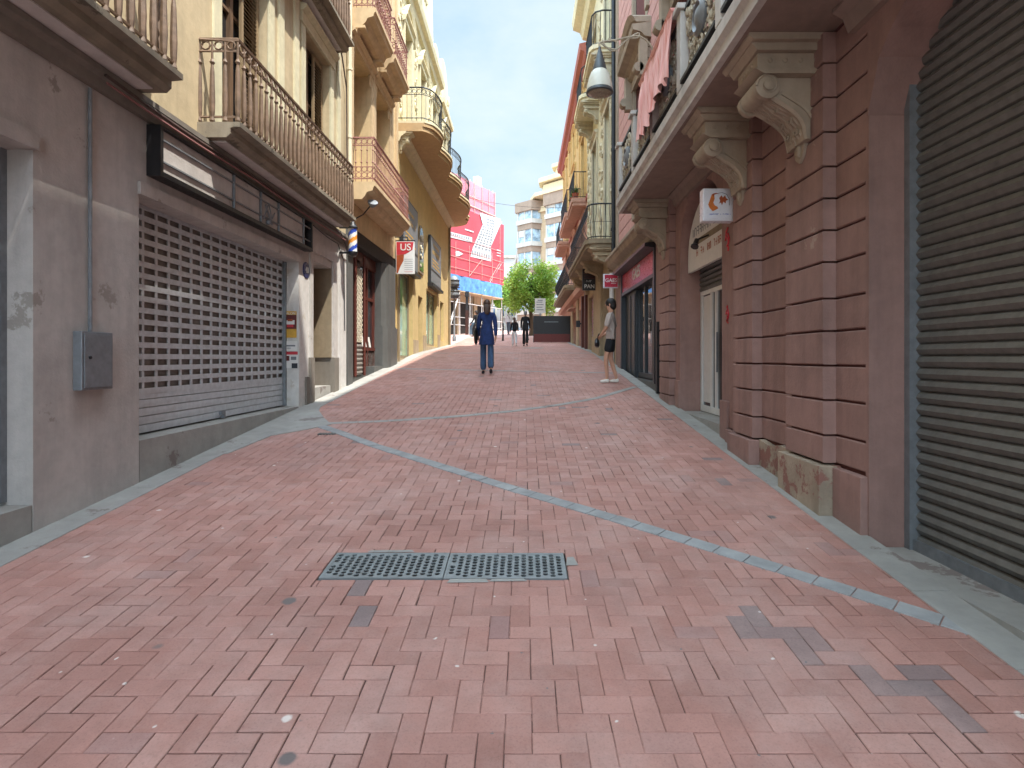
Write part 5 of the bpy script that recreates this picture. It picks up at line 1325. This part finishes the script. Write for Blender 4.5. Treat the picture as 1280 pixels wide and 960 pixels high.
# left neighbour & pale houses far behind
def block(name, label, x0, x1, y0, y1, z1, mat, nf, nw, grp=None, wm='glassblue', loc=None):
    b = thing(name, label, 'building', ((x0+x1)/2, y0, G(y0)), grp)
    MB().box(x0, x1, y0, y1, 0, z1).build('wall', mat, b)
    m = MB(); f = MB()
    for i in range(nf):
        for j in range(nw):
            xa = x0+(x1-x0)*(j+.28)/nw; xb = x0+(x1-x0)*(j+.72)/nw; za = 2.6+(z1-3.2)*(i+.2)/nf; zb = 2.6+(z1-3.2)*(i+.78)/nf
            o = MB().box(xa, xb, y0-.05, y0+.01, za, zb).build('window', 'creamframe', b)
            MB().box(xa+.1, xb-.1, y0-.07, y0-.051, za+.1, zb-.1).build('pane', wm, o)
            MB().box(xa-.1, xb+.1, y0-.5, y0-.02, za-.15, za-.05).build('balcony', 'aptwhite', b)
    MB().box(x0-.2, x1+.2, y0-.3, y1, z1, z1+.3).build('roof', 'aptwhite', b)
    return b
block('far_building', 'pale apartment block farthest away between the tarpaulin and the curved block', -5.2, -1.2, 88, 98, 15.2, 'pale', 4, 3)
block('far_building', 'grey low block behind the scaffolding across the square', -26, -7, 60, 70, 13, 'pale', 4, 6)
block('far_building', 'plain beige block across the square hidden behind the tree', -3.5, 14, 96, 104, 9, 'aptcream', 2, 6)
# street behind right building: neighbour on the right of the square
block('far_building', 'salmon block on the right side of the square beyond the yellow building', 6.5, 18, 50, 60, 11, 'salmon', 3, 4)
# ------------------------------------------------------------------ apartment block with rounded bays
ap = thing('apartment_block', 'tall brick apartment block with rounded white bay windows beyond the tree', 'building', (3, 70, G(70)))
Y0 = 70
AP = lambda a, b, c: (-.3+.707*((a+.2)*1.4)+.707*(b-71.2), 70-.707*((a+.2)*1.4)+.707*(b-71.2), c)
m = MB(AP); m.box(-.2, 12, Y0+1.2, Y0+14, 0, 17.0); m.build('wall', 'apt', ap)
def baypoly(x0, x1, d, off=0): return [(x0-off, Y0+1.3), (x0+.35-off*.6, Y0+1.2-d-off), (x1-.35+off*.6, Y0+1.2-d-off), (x1+off, Y0+1.3)]
bays = [(-.2, 2.15, 1.15), (3.1, 5.6, 1.15), (6.6, 9.1, 1.15)]
for (x0, x1, d) in bays:
    for fl in range(6):
        zb = 2.6+fl*2.66
        w = MB(AP); w.ext(baypoly(x0, x1, d, .14), lambda a, b, c: (a, b, c), zb-.2, zb+.32); o = w.build('bay_window', 'aptwhite', ap)
        g = MB(AP); g.ext(baypoly(x0, x1, d, -.08), lambda a, b, c: (a, b, c), zb+.32, zb+1.8); g.build('pane', 'glasspale', o)
        f = MB(AP)
        for (a, b) in baypoly(x0, x1, d, -.03)[1:3]+[((x0+x1)/2, Y0+1.2-d+.02)]: f.box(a-.06, a+.06, b-.02, b+.1, zb+.32, zb+1.8)
        if (fl+int(x0)) % 2 == 0: f.box(x0+.5, (x0+x1)/2, Y0+1.2-d-.0, Y0+1.2-d+.06, zb+1.0, zb+1.75)
        f.build('frame', 'aptwhite', o)
        c = MB(AP); c.ext(baypoly(x0, x1, d, .02), lambda a, b, c_: (a, b, c_), zb+1.8, zb+2.45); c.build('bay_spandrel', 'aptbrown', ap)
    c = MB(AP); c.ext(baypoly(x0, x1, d, .25), lambda a, b, c_: (a, b, c_), 17.2, 18.3 if x0 < 3 else 18.7); c.build('bay_parapet', 'aptbrown', ap)
m = MB(AP)
m.box(-.3, 12, Y0+.9, Y0+14, 17.001, 17.6)
m.ext([(1.0, Y0+1.0), (2.4, Y0-.3), (12, Y0-.5), (12, Y0+12), (1, Y0+12)], lambda a, b, c: (a, b, c), 18.5, 18.9)
m.ext([(2.0, Y0+1.6), (2.8, Y0+.6), (12, Y0+.3), (12, Y0+12), (2, Y0+12)], lambda a, b, c: (a, b, c), 17.6, 19.9)
m.ext([(1.7, Y0+1.6), (2.6, Y0+.1), (12, Y0-.2), (12, Y0+12), (1.7, Y0+12)], lambda a, b, c: (a, b, c), 20.1, 20.6)
m.ext([(3.2, Y0+2), (3.8, Y0+1.2), (12, Y0+1), (12, Y0+12), (3.2, Y0+12)], lambda a, b, c: (a, b, c), 20.601, 21.7)
m.ext([(3.0, Y0+2), (3.6, Y0+.8), (12, Y0+.6), (12, Y0+12), (3, Y0+12)], lambda a, b, c: (a, b, c), 21.702, 22.1)
m.build('roof_terrace', 'aptcream', ap)
# receding left wing with balconies
W = MB(); W.ext([(-.2, Y0+1.5), (-.7, Y0+14), (-2.2, Y0+30), (4, Y0+30), (4, Y0+1.5)], lambda a, b, c: (a, b, c), 0, 13.4); W.build('side_wing', 'aptbrown', ap)
for fl in range(5):
    c = MB(); zb = 2.2+fl*2.6
    c.ext([(-.9, Y0+2.5), (-1.6, Y0+15), (-2.9, Y0+30), (-2, Y0+30), (-.6, Y0+15), (-.15, Y0+2.5)], lambda a, b, c_: (a, b, c_), zb, zb+.8); c.build('balcony', 'aptwhite', ap)

# ------------------------------------------------------------------ tree
tr = thing('street_tree', 'bright green leafy street tree at the end of the street', 'tree', (.45, 36.5, G(36.5)))
tx, ty, tz = .45, 36.5, G(36.5)
m = MB(); m.tube([(tx, ty, tz-.1), (tx+.03, ty, tz+.8), (tx-.04, ty+.05, tz+1.7), (tx, ty, tz+2.6), (tx+.1, ty, tz+4)], [.16, .13, .11, .08, .03], 8)
rt = random.Random(12); tips = []
for k in range(26):
    a = rt.uniform(0, 6.28); z0 = tz+rt.uniform(1.4, 3.3); L = rt.uniform(.7, 1.5); e = rt.uniform(.2, 1.1)
    p0 = Vector((tx, ty, z0)); d = Vector((math.cos(a)*math.cos(e), math.sin(a)*math.cos(e), math.sin(e)))
    p1 = p0+d*L*.5+Vector((0, 0, .1)); p2 = p0+d*L+Vector((0, 0, rt.uniform(-.1, .25)))
    m.tube([p0, p1, p2], [.05, .035, .012], 5); tips += [p1, p2]
m.build('trunk', 'bark', tr, True)
leafm = NT('leaf_green')
at = leafm.n('ShaderNodeAttribute'); at.attribute_name = 'tint'
leafm.l(leafm.ramp(at.outputs['Fac'], [(0, lin('#567f2a')), (.5, lin('#83a644')), (1, lin('#adc765'))]), leafm.b.inputs['Base Color'])
leafm.b.inputs['Roughness'].default_value = .55
tl = leafm.n('ShaderNodeBsdfTranslucent'); leafm.l(leafm.ramp(at.outputs['Fac'], [(0, lin('#7ba32e')), (1, lin('#b8d45a'))]), tl.inputs[0])
mx = leafm.n('ShaderNodeMixShader'); mx.inputs[0].default_value = .35; leafm.l(leafm.b.outputs[0], mx.inputs[1]); leafm.l(tl.outputs[0], mx.inputs[2]); leafm.l(mx.outputs[0], leafm.out.inputs[0])
M['leaf'] = leafm.m
m = MB(); tt = []
cl = [(Vector((tx+max(-1.3, min(1.45, rt.gauss(0, .8))), ty+rt.gauss(0, .7), tz+3.0+max(-1.1, min(1.35, rt.gauss(0, .75))))), rt.uniform(.34, .62)) for _ in range(44)]+[(p, rt.uniform(.3, .5)) for p in tips[1::2]]
cl += [(Vector((tx-.9, ty, tz+2.0)), .5), (Vector((tx+1.1, ty, tz+2.2)), .55), (Vector((tx-1.05, ty-.1, tz+1.7)), .42), (Vector((tx+.5, ty, tz+4.2)), .4), (Vector((tx+1.2, ty, tz+1.6)), .4), (Vector((tx+.2, ty-.6, tz+1.9)), .5)]
for c, r_ in cl:
    ct = rt.random()
    for k in range(int(430*r_)):
        d = Vector((rt.gauss(0, 1), rt.gauss(0, 1), rt.gauss(0, 1))).normalized()*r_*rt.uniform(.45, 1.08)
        p = c+d; s_ = rt.uniform(.05, .095)
        a = Vector((rt.gauss(0, 1), rt.gauss(0, 1), rt.gauss(0, .5))).normalized()*s_; b = a.cross(Vector((rt.gauss(0, 1), rt.gauss(0, 1), rt.gauss(0, 1)))).normalized()*s_*.6
        m.add([tuple(p-a), tuple(p+b), tuple(p+a), tuple(p-b)], [(0, 1, 2, 3)]); tt.append(min(1, max(0, ct*.5+rt.random()*.5)))
m.build('crown', 'leaf', tr, attr=tt)
# more trees of the square seen through gaps
t2 = thing('street_tree', 'dark green tree beyond the square, behind the white shirted walker', 'tree', (-2.0, 52, G(52)))
m = MB(); m.tube([(-2, 52, G(52)-.1), (-2, 52, G(52)+2.5), (-1.9, 52, G(52)+4)], [.15, .11, .04], 7); m.build('trunk', 'bark', t2)
m = MB(); tt = []
for k in range(5200):
    d = Vector((rt.gauss(0, 1), rt.gauss(0, 1), rt.gauss(0, 1))).normalized()*rt.uniform(.5, 1)
    p = Vector((-2+d[0]*1.6, 52+d[1]*1.5, G(52)+3.4+d[2]*1.1+.2*math.sin(d[0]*9))); s_ = .1
    a = Vector((rt.gauss(0, 1), rt.gauss(0, 1), rt.gauss(0, .5))).normalized()*s_; b = a.orthogonal().normalized()*s_*.6
    m.add([tuple(p-a), tuple(p+b), tuple(p+a), tuple(p-b)], [(0, 1, 2, 3)]); tt.append(rt.random()*.5)
m.build('crown', 'leaf', t2, attr=tt)

# ------------------------------------------------------------------ street furniture
t = thing('terrace_barrier', 'black fabric terrace barrier with a dark red base at the right', 'barrier', (1.35, 28.6, G(28.6)))
g_ = G(28.6)
MB().box(.50, 2.26, 28.58, 28.64, g_+.42, g_+1.28).build('black_screen', 'black', t); MB().box(.49, 2.27, 28.56, 28.66, g_+.02, g_+.418).build('red_base', 'darkred', t)
m = MB()
for x in (.48, 1.36, 2.28): m.box(x-.02, x+.02, 28.66, 28.70, g_, g_+1.32)
m.box(.46, 2.3, 28.57, 28.65, g_+1.281, g_+1.31); m.build('frame', 'iron', t)
MB().box(1.0, 1.7, 28.574, 28.579, g_+1.0, g_+1.03).build('small_print', 'greymetal', t)
t = thing('notice_board', 'white notice board on a post above the black barrier', 'notice board', (.83, 29.6, G(29.6)))
g_ = G(29.6); m = MB(); m.tube([(.83, 29.64, g_), (.83, 29.64, g_+2.3)], .03, 6); m.build('post', 'greymetal', t)
MB().box(.56, 1.10, 29.58, 29.61, g_+1.45, g_+2.2).build('panel', 'paper', t)
m = MB()
for k in range(4): m.box(.64, 1.0-.06*(k % 2), 29.574, 29.579, g_+1.6+.13*k, g_+1.64+.13*k)
m.box(.7, .95, 29.574, 29.579, g_+2.08, g_+2.13); m.build('small_print', 'greymetal', t)
for i, (x, y) in enumerate(((-2.55, 30.6), (-1.1, 30.2), (-3.95, 29.4), (.2, 31))):
    t = thing('bollard', ['slim dark bollard just left of the woman in the blue coat', 'slim dark bollard near the man in the white shirt', 'slim dark bollard at the far corner of the yellow building', 'slim dark bollard right of the person dressed in black'][i], 'bollard', (x, y, G(y)), 'bollards across the street end')
    MB().lathe((x, y, G(y)), [(.07, 0), (.07, .05), (.045, .07), (.042, .8), (.05, .82), (.05, .88), (.03, .92), (0, .93)], 10, axis=(0, 0, 1)).build('post', 'iron', t, True)
    MB().lathe((x, y, G(y)), [(.0445, .66), (.0445, .74)], 10, axis=(0, 0, 1)).build('reflective_band', 'greymetal', t)
t = thing('street_lamp', 'grey street lantern with two stacked domed hoods in front of the scaffold', 'street lamp', (-3.62, 30, G(30)))
g_ = G(30); c = (-3.62, 30, 0)
MB().lathe((c[0], c[1], g_), [(.1, 0), (.1, .2), (.05, .3), (.045, 2.3), (.06, 2.35)], 10, axis=(0, 0, 1)).build('post', 'greymetal', t, True)
MB().lathe((c[0], c[1], 3.15), [(.26, 0), (.28, .05), (.25, .28), (.16, .43), (.06, .5), (.0, .51)], 16, axis=(0, 0, 1)).build('lower_hood', 'greymetal', t, True)
MB().lathe((c[0], c[1], 3.70), [(.24, 0), (.27, .05), (.25, .32), (.16, .48), (.05, .55), (.0, .56)], 16, axis=(0, 0, 1)).build('upper_hood', 'greymetal', t, True)
m = MB()
for z in (3.08, 3.2, 3.42, 3.62, 3.76, 3.98): m.lathe((c[0], c[1], z), [(.29, 0), (.29, .03), (.2, .04)], 16, axis=(0, 0, 1))
m.build('louvre_ring', 'iron', t)
t = thing('lamp_column', 'dark square column lamp standing by the scaffolding', 'street lamp', (-3.75, 38, G(38)))
g_ = G(38); MB().box(-3.85, -3.65, 37.9, 38.1, g_, g_+1.6).build('lower_column', 'brownwood', t); MB().box(-3.83, -3.67, 37.92, 38.08, g_+1.601, 4.0).build('upper_column', 'iron', t); MB().box(-3.88, -3.62, 37.87, 38.13, 4.001, 4.35).build('lamp_head', 'iron', t)
t = thing('sandwich_board', 'blue and white sandwich board standing under the scaffolding', 'sandwich board', (-3.15, 36, G(36)))
g_ = G(36); m = MB(); m.ext([(-.2, 0), (-.17, 0), (.0, 1.0), (.17, 0), (.2, 0), (.02, 1.06), (-.02, 1.06)], lambda a, b, c_: (c_, 36+a, g_+b), -3.42, -2.98); m.build('frame', 'white', t)
m = MB(); m.add([(-3.38, 35.8-.01+.01, g_+.1), (-3.02, 35.8, g_+.1), (-3.02, 35.945, g_+.85), (-3.38, 35.945, g_+.85), (-3.38, 35.775, g_+.1), (-3.02, 35.775, g_+.1), (-3.02, 35.92, g_+.85), (-3.38, 35.92, g_+.85)], [(0, 1, 2, 3), (4, 5, 6, 7), (0, 1, 5, 4), (2, 3, 7, 6), (0, 3, 7, 4), (1, 2, 6, 5)]); m.build('panel', 'glassblue', t)
# overhead wires
def wire(a, b, sag, label):
    m = MB(); a, b = Vector(a), Vector(b); m.tube([tuple(a.lerp(b, k/16)-Vector((0, 0, sag*4*(k/16)*(1-k/16)))) for k in range(17)], .008, 4); tag(m.build('overhead_wire', 'wire'), label, 'wire')
wire((-3.4, 25.5, 7.3), (2.3, 26.5, 6.9), .25, 'thin overhead wire crossing the street by the yellow building balcony')

# ------------------------------------------------------------------ people
def skin(vs, es, rad, root=0, lv=1):
    me = bpy.data.meshes.new('s'); me.from_pydata(vs, es, []); ob = bpy.data.objects.new('s', me); COL.objects.link(ob)
    md = ob.modifiers.new('k', 'SKIN'); md.use_smooth_shade = True; md.branch_smoothing = .6
    for i, r_ in enumerate(rad):
        sv = me.skin_vertices[0].data[i]; sv.radius = r_ if isinstance(r_, tuple) else (r_, r_); sv.use_root = (i == root)
    sb = ob.modifiers.new('b', 'SUBSURF'); sb.levels = lv; sb.render_levels = lv
    bpy.context.view_layer.update()
    ev = bpy.data.meshes.new_from_object(ob.evaluated_get(bpy.context.evaluated_depsgraph_get()))
    v = [tuple(x.co) for x in ev.vertices]; f = [tuple(p.vertices) for p in ev.polygons]
    bpy.data.objects.remove(ob); return v, f
def person(label, x, y, rot, h, top, bottom, shoes, hair, stride=.3, legs='long', sleeves=True, coat=0, hairlen=0, bag=None, arms=(0.15, -.15), hat=None, topm_r=1.0, arms_bent=False, z=None):
    z = G(y) if z is None else z
    t = thing('person', label, 'person', (x, y, z))
    ca, sa = math.cos(rot), math.sin(rot)
    xf = lambda a, b, c: (x+h*(a*.88*ca-b*sa), y+h*(a*.88*sa+b*ca), z+h*c)
    st = stride/2
    J = {'pel': (0, 0, .53), 'sp': (0, -.005, .62), 'ch': (0, 0, .74), 'nk': (0, -.005, .83), 'hb': (0, .008, .875), 'ht': (0, .012, .945)}
    for s_, n_, f_ in ((-1, 'l', st), (1, 'r', -st)):
        J['hp'+n_] = (s_*.052, 0, .50)
        kz = .285; J['kn'+n_] = (s_*.055, f_*.62+.03, kz)
        J['an'+n_] = (s_*.055, f_*1.0-(.03 if f_ < 0 else 0), .045+(.03 if f_ < 0 and stride > .15 else 0)); J['to'+n_] = (s_*.062, f_*1.0+.085-(.03 if f_ < 0 else 0), .018)
        J['he'+n_] = (s_*.055, f_*1.0-.025-(.03 if f_ < 0 else 0), .03+(.03 if f_ < 0 and stride > .15 else 0))
        ar = arms[0] if s_ < 0 else arms[1]
        J['sh'+n_] = (s_*.10, 0, .80); J['el'+n_] = (s_*.128, ar*.25, .64)
        J['wr'+n_] = (s_*.13, ar*.8+.03, .50); J['hd'+n_] = (s_*.128, ar*.9+.04, .455)
        if arms_bent: J['wr'+n_] = (s_*.075, .10, .56); J['hd'+n_] = (s_*.05, .125, .535)
    RB = {'pel': (.075, .055), 'sp': (.066, .048), 'ch': (.08, .055), 'nk': .03, 'hb': .042, 'ht': .050, 'hp': .05, 'kn': .031, 'an': .020, 'to': .015, 'he': .02, 'sh': .034, 'el': .024, 'wr': .016, 'hd': .018}
    def chain(names, edges, k=1.0, add=0.0, override={}):
        vs = [J[n] for n in names]; rd = []
        for n in names:
            r_ = override.get(n) or RB.get(n) or RB[n[:2]]
            rd.append(tuple(q*k+add for q in r_) if isinstance(r_, tuple) else r_*k+add)
        return skin(vs, [(names.index(a), names.index(b)) for a, b in edges], rd)
    N = list(J); N = [n for n in N if not n.startswith('he')]
    E = [('pel', 'sp'), ('sp', 'ch'), ('ch', 'nk'), ('nk', 'hb'), ('hb', 'ht')]
    for n_ in 'lr': E += [('pel', 'hp'+n_), ('hp'+n_, 'kn'+n_), ('kn'+n_, 'an'+n_), ('an'+n_, 'to'+n_), ('ch', 'sh'+n_), ('sh'+n_, 'el'+n_), ('el'+n_, 'wr'+n_), ('wr'+n_, 'hd'+n_)]
    ov = {'pel': (.058, .042), 'sp': (.052, .038), 'ch': (.062, .040), 'shl': .024, 'shr': .024, 'hpl': .038, 'hpr': .038}
    if sleeves: ov.update({'ell': .017, 'elr': .017})
    if legs == 'long': ov.update({'knl': .022, 'knr': .022})
    m = MB(xf); m.add(*chain(N, E, 1.0, 0.0, ov))
    for s_, n_ in ((-1, 'l'), (1, 'r')):          # five fingers each
        p = Vector(J['hd'+n_]); d0 = (p-Vector(J['wr'+n_])).normalized()
        for k in range(4):
            o_ = Vector((0, -.012+.008*k, 0)) if not arms_bent else Vector((0, 0, -.012+.008*k))
            L = (.035, .04, .038, .03)[k]; a = p+o_; b = a+d0*L*.6; c_ = b+d0*L*.4+Vector((-s_*.012, .004, 0)); m.tube([tuple(a), tuple(b), tuple(c_)], [.0052, .0048, .004], 5)
        a = p+Vector((-s_*.006, .012, .012)); m.tube([tuple(a), tuple(a+Vector((-s_*.006, .016, -.012))), tuple(a+Vector((-s_*.006, .02, -.026)))], [.006, .0055, .0045], 5)
    m.ball((0, .062, .905), .010, .7, 1, 1.2, 6, 5)    # nose
    m.tube([(-.012, .058, .884), (.012, .058, .884)], .003, 4)
    for s_ in (-1, 1): m.ball((s_*.05, .008, .908), .012, .4, .8, 1.3, 6, 5); m.ball((s_*.018, .054, .917), .005, 1, .6, .7, 6, 4)
    m.build('body', 'skin', t, True)
    # top
    J['hem'] = (0, 0, .495); RB['hem'] = (.070, .054)
    nm = ['hem', 'pel', 'sp', 'ch', 'nk', 'shl', 'ell', 'shr', 'elr']+(['wrl', 'wrr'] if sleeves else [])
    ed = [('hem', 'pel'), ('pel', 'sp'), ('sp', 'ch'), ('ch', 'nk'), ('ch', 'shl'), ('shl', 'ell'), ('ch', 'shr'), ('shr', 'elr')]+([('ell', 'wrl'), ('elr', 'wrr')] if sleeves else [])
    m = MB(xf); m.add(*chain(nm, ed, 1.12*topm_r, .008, {'nk': .03}))
    if coat:                                        # open skirt of the coat, flaring
        n = 14; rings = []
        for (zz, rx, ry) in ((.66, .078, .058), (.58, .094, .076), (.50, .104, .09), (.56-coat, .116, .10)):
            rings.append([(rx*math.cos(2*math.pi*k/n)*(1+.05*math.sin(k*2.1)), ry*math.sin(2*math.pi*k/n)*(1+.07*math.sin(k*1.7)), zz) for k in range(n)])
        vs = [p for r_ in rings for p in r_]; m.add(vs, [(i*n+k, i*n+(k+1) % n, (i+1)*n+(k+1) % n, (i+1)*n+k) for i in range(3) for k in range(n)])
    m.build('jacket' if sleeves else 'shirt', top, t, True)
    # bottom
    J['wst'] = (0, 0, .585 if not coat else .56); RB['wst'] = (.068, .05)
    nm = ['pel', 'wst', 'hpl', 'knl', 'hpr', 'knr']+(['anl', 'anr'] if legs == 'long' else [])
    ed = [('pel', 'wst'), ('pel', 'hpl'), ('hpl', 'knl'), ('pel', 'hpr'), ('hpr', 'knr')]+([('knl', 'anl'), ('knr', 'anr')] if legs == 'long' else [])
    if legs == 'short':
        kl, kr = J['knl'], J['knr']; J['knl'] = tuple((Vector(kl)*.72+Vector(J['hpl'])*.28)); J['knr'] = tuple((Vector(kr)*.72+Vector(J['hpr'])*.28))
    m = MB(xf); m.add(*chain(nm, ed, 1.06, .006, {'pel': (.064, .05), 'an': .03, 'anl': .030 if not coat else .044, 'anr': .030 if not coat else .044, 'knl': .042, 'knr': .042}))
    m.build('trousers' if legs == 'long' else 'shorts', bottom, t, True)
    if legs == 'short': J['knl'], J['knr'] = kl, kr
    for n_ in 'lr':
        a, b, c_ = J['he'+n_], J['an'+n_], J['to'+n_]
        v, f = skin([a, ((a[0]+c_[0])/2, (a[1]+c_[1])/2, (a[2]+c_[2])/2), c_], [(0, 1), (1, 2)], [(.024, .026), (.027, .024), (.022, .016)]); MB(xf).add(v, f).build('shoe', shoes, t, True)
    # hair
    m = MB(xf); m.ball((0, .0, .932), .058, .95, 1.08, 1.0, 12, 8)
    if hairlen: m.add(*skin([(0, -.02, .93), (0, -.045, .88), (0, -.05, .84-hairlen)], [(0, 1), (1, 2)], [(.06, .045), (.06, .035), (.035, .02)]))
    else: m.ball((0, -.022, .90), .052, .95, .9, 1.0, 10, 7)
    m.build('hair', hair, t, True)
    return t, xf, J
def bagthing(label, xf, c, size, mat, strap=None, name='shoulder_bag'):
    o_ = xf(*c); t = thing(name, label, 'bag', o_)
    m = MB(xf); a, b, d = size
    m.add(*skin([(c[0], c[1]-b/2, c[2]), (c[0], c[1], c[2]-.004), (c[0], c[1]+b/2, c[2])], [(0, 1), (1, 2)], [(a/2, d/2), (a/2*1.1, d/2*1.08), (a/2, d/2)])); m.build('bag_body', mat, t, True)
    if strap: m = MB(xf); m.tube(strap, .006, 5); m.build('strap', mat, t, True)
M['coatblue'] = cloth('navy_coat', '#1b2f5c', .3); M['jeans'] = cloth('blue_jeans', '#3a5270', .25); M['hairbrown'] = cloth('brown_hair', '#4a3428', .3, .6); M['hairdark'] = cloth('dark_hair', '#1c1614', .3, .6); M['hairgrey'] = cloth('grey_hair', '#77777a', .2, .6)
M['clothblack'] = cloth('black_clothes', '#17181c', .3); M['clothwhite'] = cloth('white_shirt', '#cfd2d6', .08); M['clothgrey'] = cloth('grey_top', '#8b8078', .1); M['clothcream'] = cloth('pale_top', '#a99b92', .1); M['greytrouser'] = cloth('grey_trousers', '#4c5560', .2); M['leatherblack'] = cloth('black_leather', '#101216', .2, .35); M['whiteshoe'] = cloth('white_shoe', '#dcd8cf', .05, .6)
t, xf, J = person('woman in a navy coat and jeans walking away up the middle of the street', -.82, 12.8, R(4), 1.68, 'coatblue', 'jeans', 'clothblack', 'hairbrown', .16, coat=.17, hairlen=.06, arms=(.1, -.08))
bagthing('black coat and bag hanging over the left arm of the woman in navy', xf, (-.165, .02, .50), (.07, .14, .24), 'leatherblack', [(-.10, .0, .83), (-.15, .02, .72), (-.17, .02, .55)])
t, xf, J = person('person in black top seen beyond the woman in the navy coat, by the scaffolding', -2.9, 35, R(60), 1.62, 'clothblack', 'clothblack', 'clothblack', 'hairdark', .2)
t, xf, J = person('man in a white shirt and grey trousers with a dark bag strap across his back', -1.0, 37.5, R(-10), 1.66, 'clothwhite', 'greytrouser', 'clothblack', 'hairdark', .26)
bagthing('small dark crossbody bag on the hip of the man in the white shirt', xf, (.13, -.02, .56), (.05, .08, .08), 'leatherblack', [(-.08, -.05, .82), (.0, -.085, .73), (.08, -.07, .63), (.13, -.02, .58)])
t, xf, J = person('child in a black top and white trousers walking away', -.40, 24.2, R(5), 1.24, 'clothblack', 'clothwhite', 'whiteshoe', 'hairbrown', .22, hairlen=.06)
t, xf, J = person('person with grey hair dressed all in black walking beside the child', .06, 24.4, R(-4), 1.52, 'clothblack', 'clothblack', 'clothblack', 'hairgrey', .2, coat=.1, arms=(-.1, .1))
t, xf, J = person('person in a pale top and dark shorts with white trainers outside the dark shop front', 1.72, 11.45, R(75), 1.7, 'clothcream', 'clothblack', 'whiteshoe', 'hairdark', .07, legs='short', sleeves=False, arms_bent=True)
bagthing('black handbag with a white mark held by the person in shorts', xf, (.0, .16, .47), (.20, .06, .12), 'leatherblack', [(-.08, .15, .50), (-.05, .14, .56), (.0, .135, .575), (.05, .14, .56), (.08, .15, .50)], 'handbag')

# ================================================================== WORLD, SUN, CAMERA
sv = Vector((1, -.8, 2.55)).normalized(); el = math.asin(sv.z); az = math.atan2(sv.x, sv.y)
w = bpy.data.worlds.new('World'); sc.world = w; w.use_nodes = True; nt = w.node_tree; nt.nodes.clear()
def wn(k, **kw):
    x = nt.nodes.new(k)
    for a, b in kw.items(): setattr(x, a, b)
    return x
out = wn('ShaderNodeOutputWorld'); bg = wn('ShaderNodeBackground'); nt.links.new(bg.outputs[0], out.inputs[0])
sky = wn('ShaderNodeTexSky', sky_type='NISHITA'); sky.sun_disc = False; sky.sun_elevation = el; sky.sun_rotation = az; sky.air_density = 1.0; sky.dust_density = 1.5; sky.ozone_density = 1.0
tc = wn('ShaderNodeTexCoord'); mp = wn('ShaderNodeMapping'); mp.inputs['Scale'].default_value = (1, 1, 1.9); nt.links.new(tc.outputs['Generated'], mp.inputs[0]); mp.inputs['Location'].default_value = (.31, .12, .05)
nz = wn('ShaderNodeTexNoise'); nz.inputs['Scale'].default_value = 2.1; nz.inputs['Detail'].default_value = 9; nz.inputs['Roughness'].default_value = .58; nt.links.new(mp.outputs[0], nz.inputs['Vector'])
rp = wn('ShaderNodeValToRGB'); rp.color_ramp.elements[0].position = .46; rp.color_ramp.elements[0].color = (.05, .05, .05, 1); rp.color_ramp.elements[1].position = .74; rp.color_ramp.elements[1].color = (.75, .75, .75, 1); nt.links.new(nz.outputs[0], rp.inputs[0])
mxw = wn('ShaderNodeMix', data_type='RGBA'); nt.links.new(rp.outputs[0], mxw.inputs[0]); sk = wn('ShaderNodeMix', data_type='RGBA', blend_type='MULTIPLY'); sk.inputs[0].default_value = 1; nt.links.new(sky.outputs[0], sk.inputs[6]); sk.inputs[7].default_value = (1, 1, 1, 1)
hz = wn('ShaderNodeMix', data_type='RGBA'); hz.inputs[0].default_value = .72; nt.links.new(sk.outputs[2], hz.inputs[6]); hz.inputs[7].default_value = (2.45, 3.3, 3.85, 1); nt.links.new(hz.outputs[2], mxw.inputs[6]); mxw.inputs[7].default_value = (3.75, 4.0, 4.1, 1)
# sky overhead and behind, out of view, brightened as added fill for the shade
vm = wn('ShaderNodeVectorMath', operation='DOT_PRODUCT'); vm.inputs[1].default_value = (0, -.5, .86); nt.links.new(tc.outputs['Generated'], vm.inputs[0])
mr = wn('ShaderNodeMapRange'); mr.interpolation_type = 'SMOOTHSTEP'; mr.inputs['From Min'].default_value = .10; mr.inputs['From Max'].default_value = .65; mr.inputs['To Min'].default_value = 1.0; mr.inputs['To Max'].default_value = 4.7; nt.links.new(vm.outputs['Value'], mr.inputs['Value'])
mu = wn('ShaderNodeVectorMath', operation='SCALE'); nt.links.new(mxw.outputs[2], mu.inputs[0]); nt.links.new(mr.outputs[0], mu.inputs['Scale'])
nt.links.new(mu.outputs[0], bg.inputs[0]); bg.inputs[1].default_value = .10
sl = bpy.data.lights.new('sun', 'SUN'); sl.energy = 3.0; sl.angle = R(.6); sl.color = (1, .95, .87)
so = bpy.data.objects.new('sun', sl); COL.objects.link(so); so.rotation_euler = sv.to_track_quat('Z', 'Y').to_euler(); so.location = (10, -8, 30)
cam = bpy.data.cameras.new('camera'); co = bpy.data.objects.new('camera', cam); COL.objects.link(co)
co.location = (0, 0, H); co.rotation_euler = (R(90), 0, 0); cam.sensor_width = 36; cam.lens = 722/1280*36; cam.shift_x = -15/1280; cam.shift_y = -33/1280; cam.clip_end = 2000; cam.clip_start = .05
sc.camera = co
sc.view_settings.view_transform = 'Standard'; sc.view_settings.look = 'None'; sc.view_settings.exposure = 1.5; sc.view_settings.gamma = 1
sc.cycles.max_bounces = 8; sc.cycles.diffuse_bounces = 4
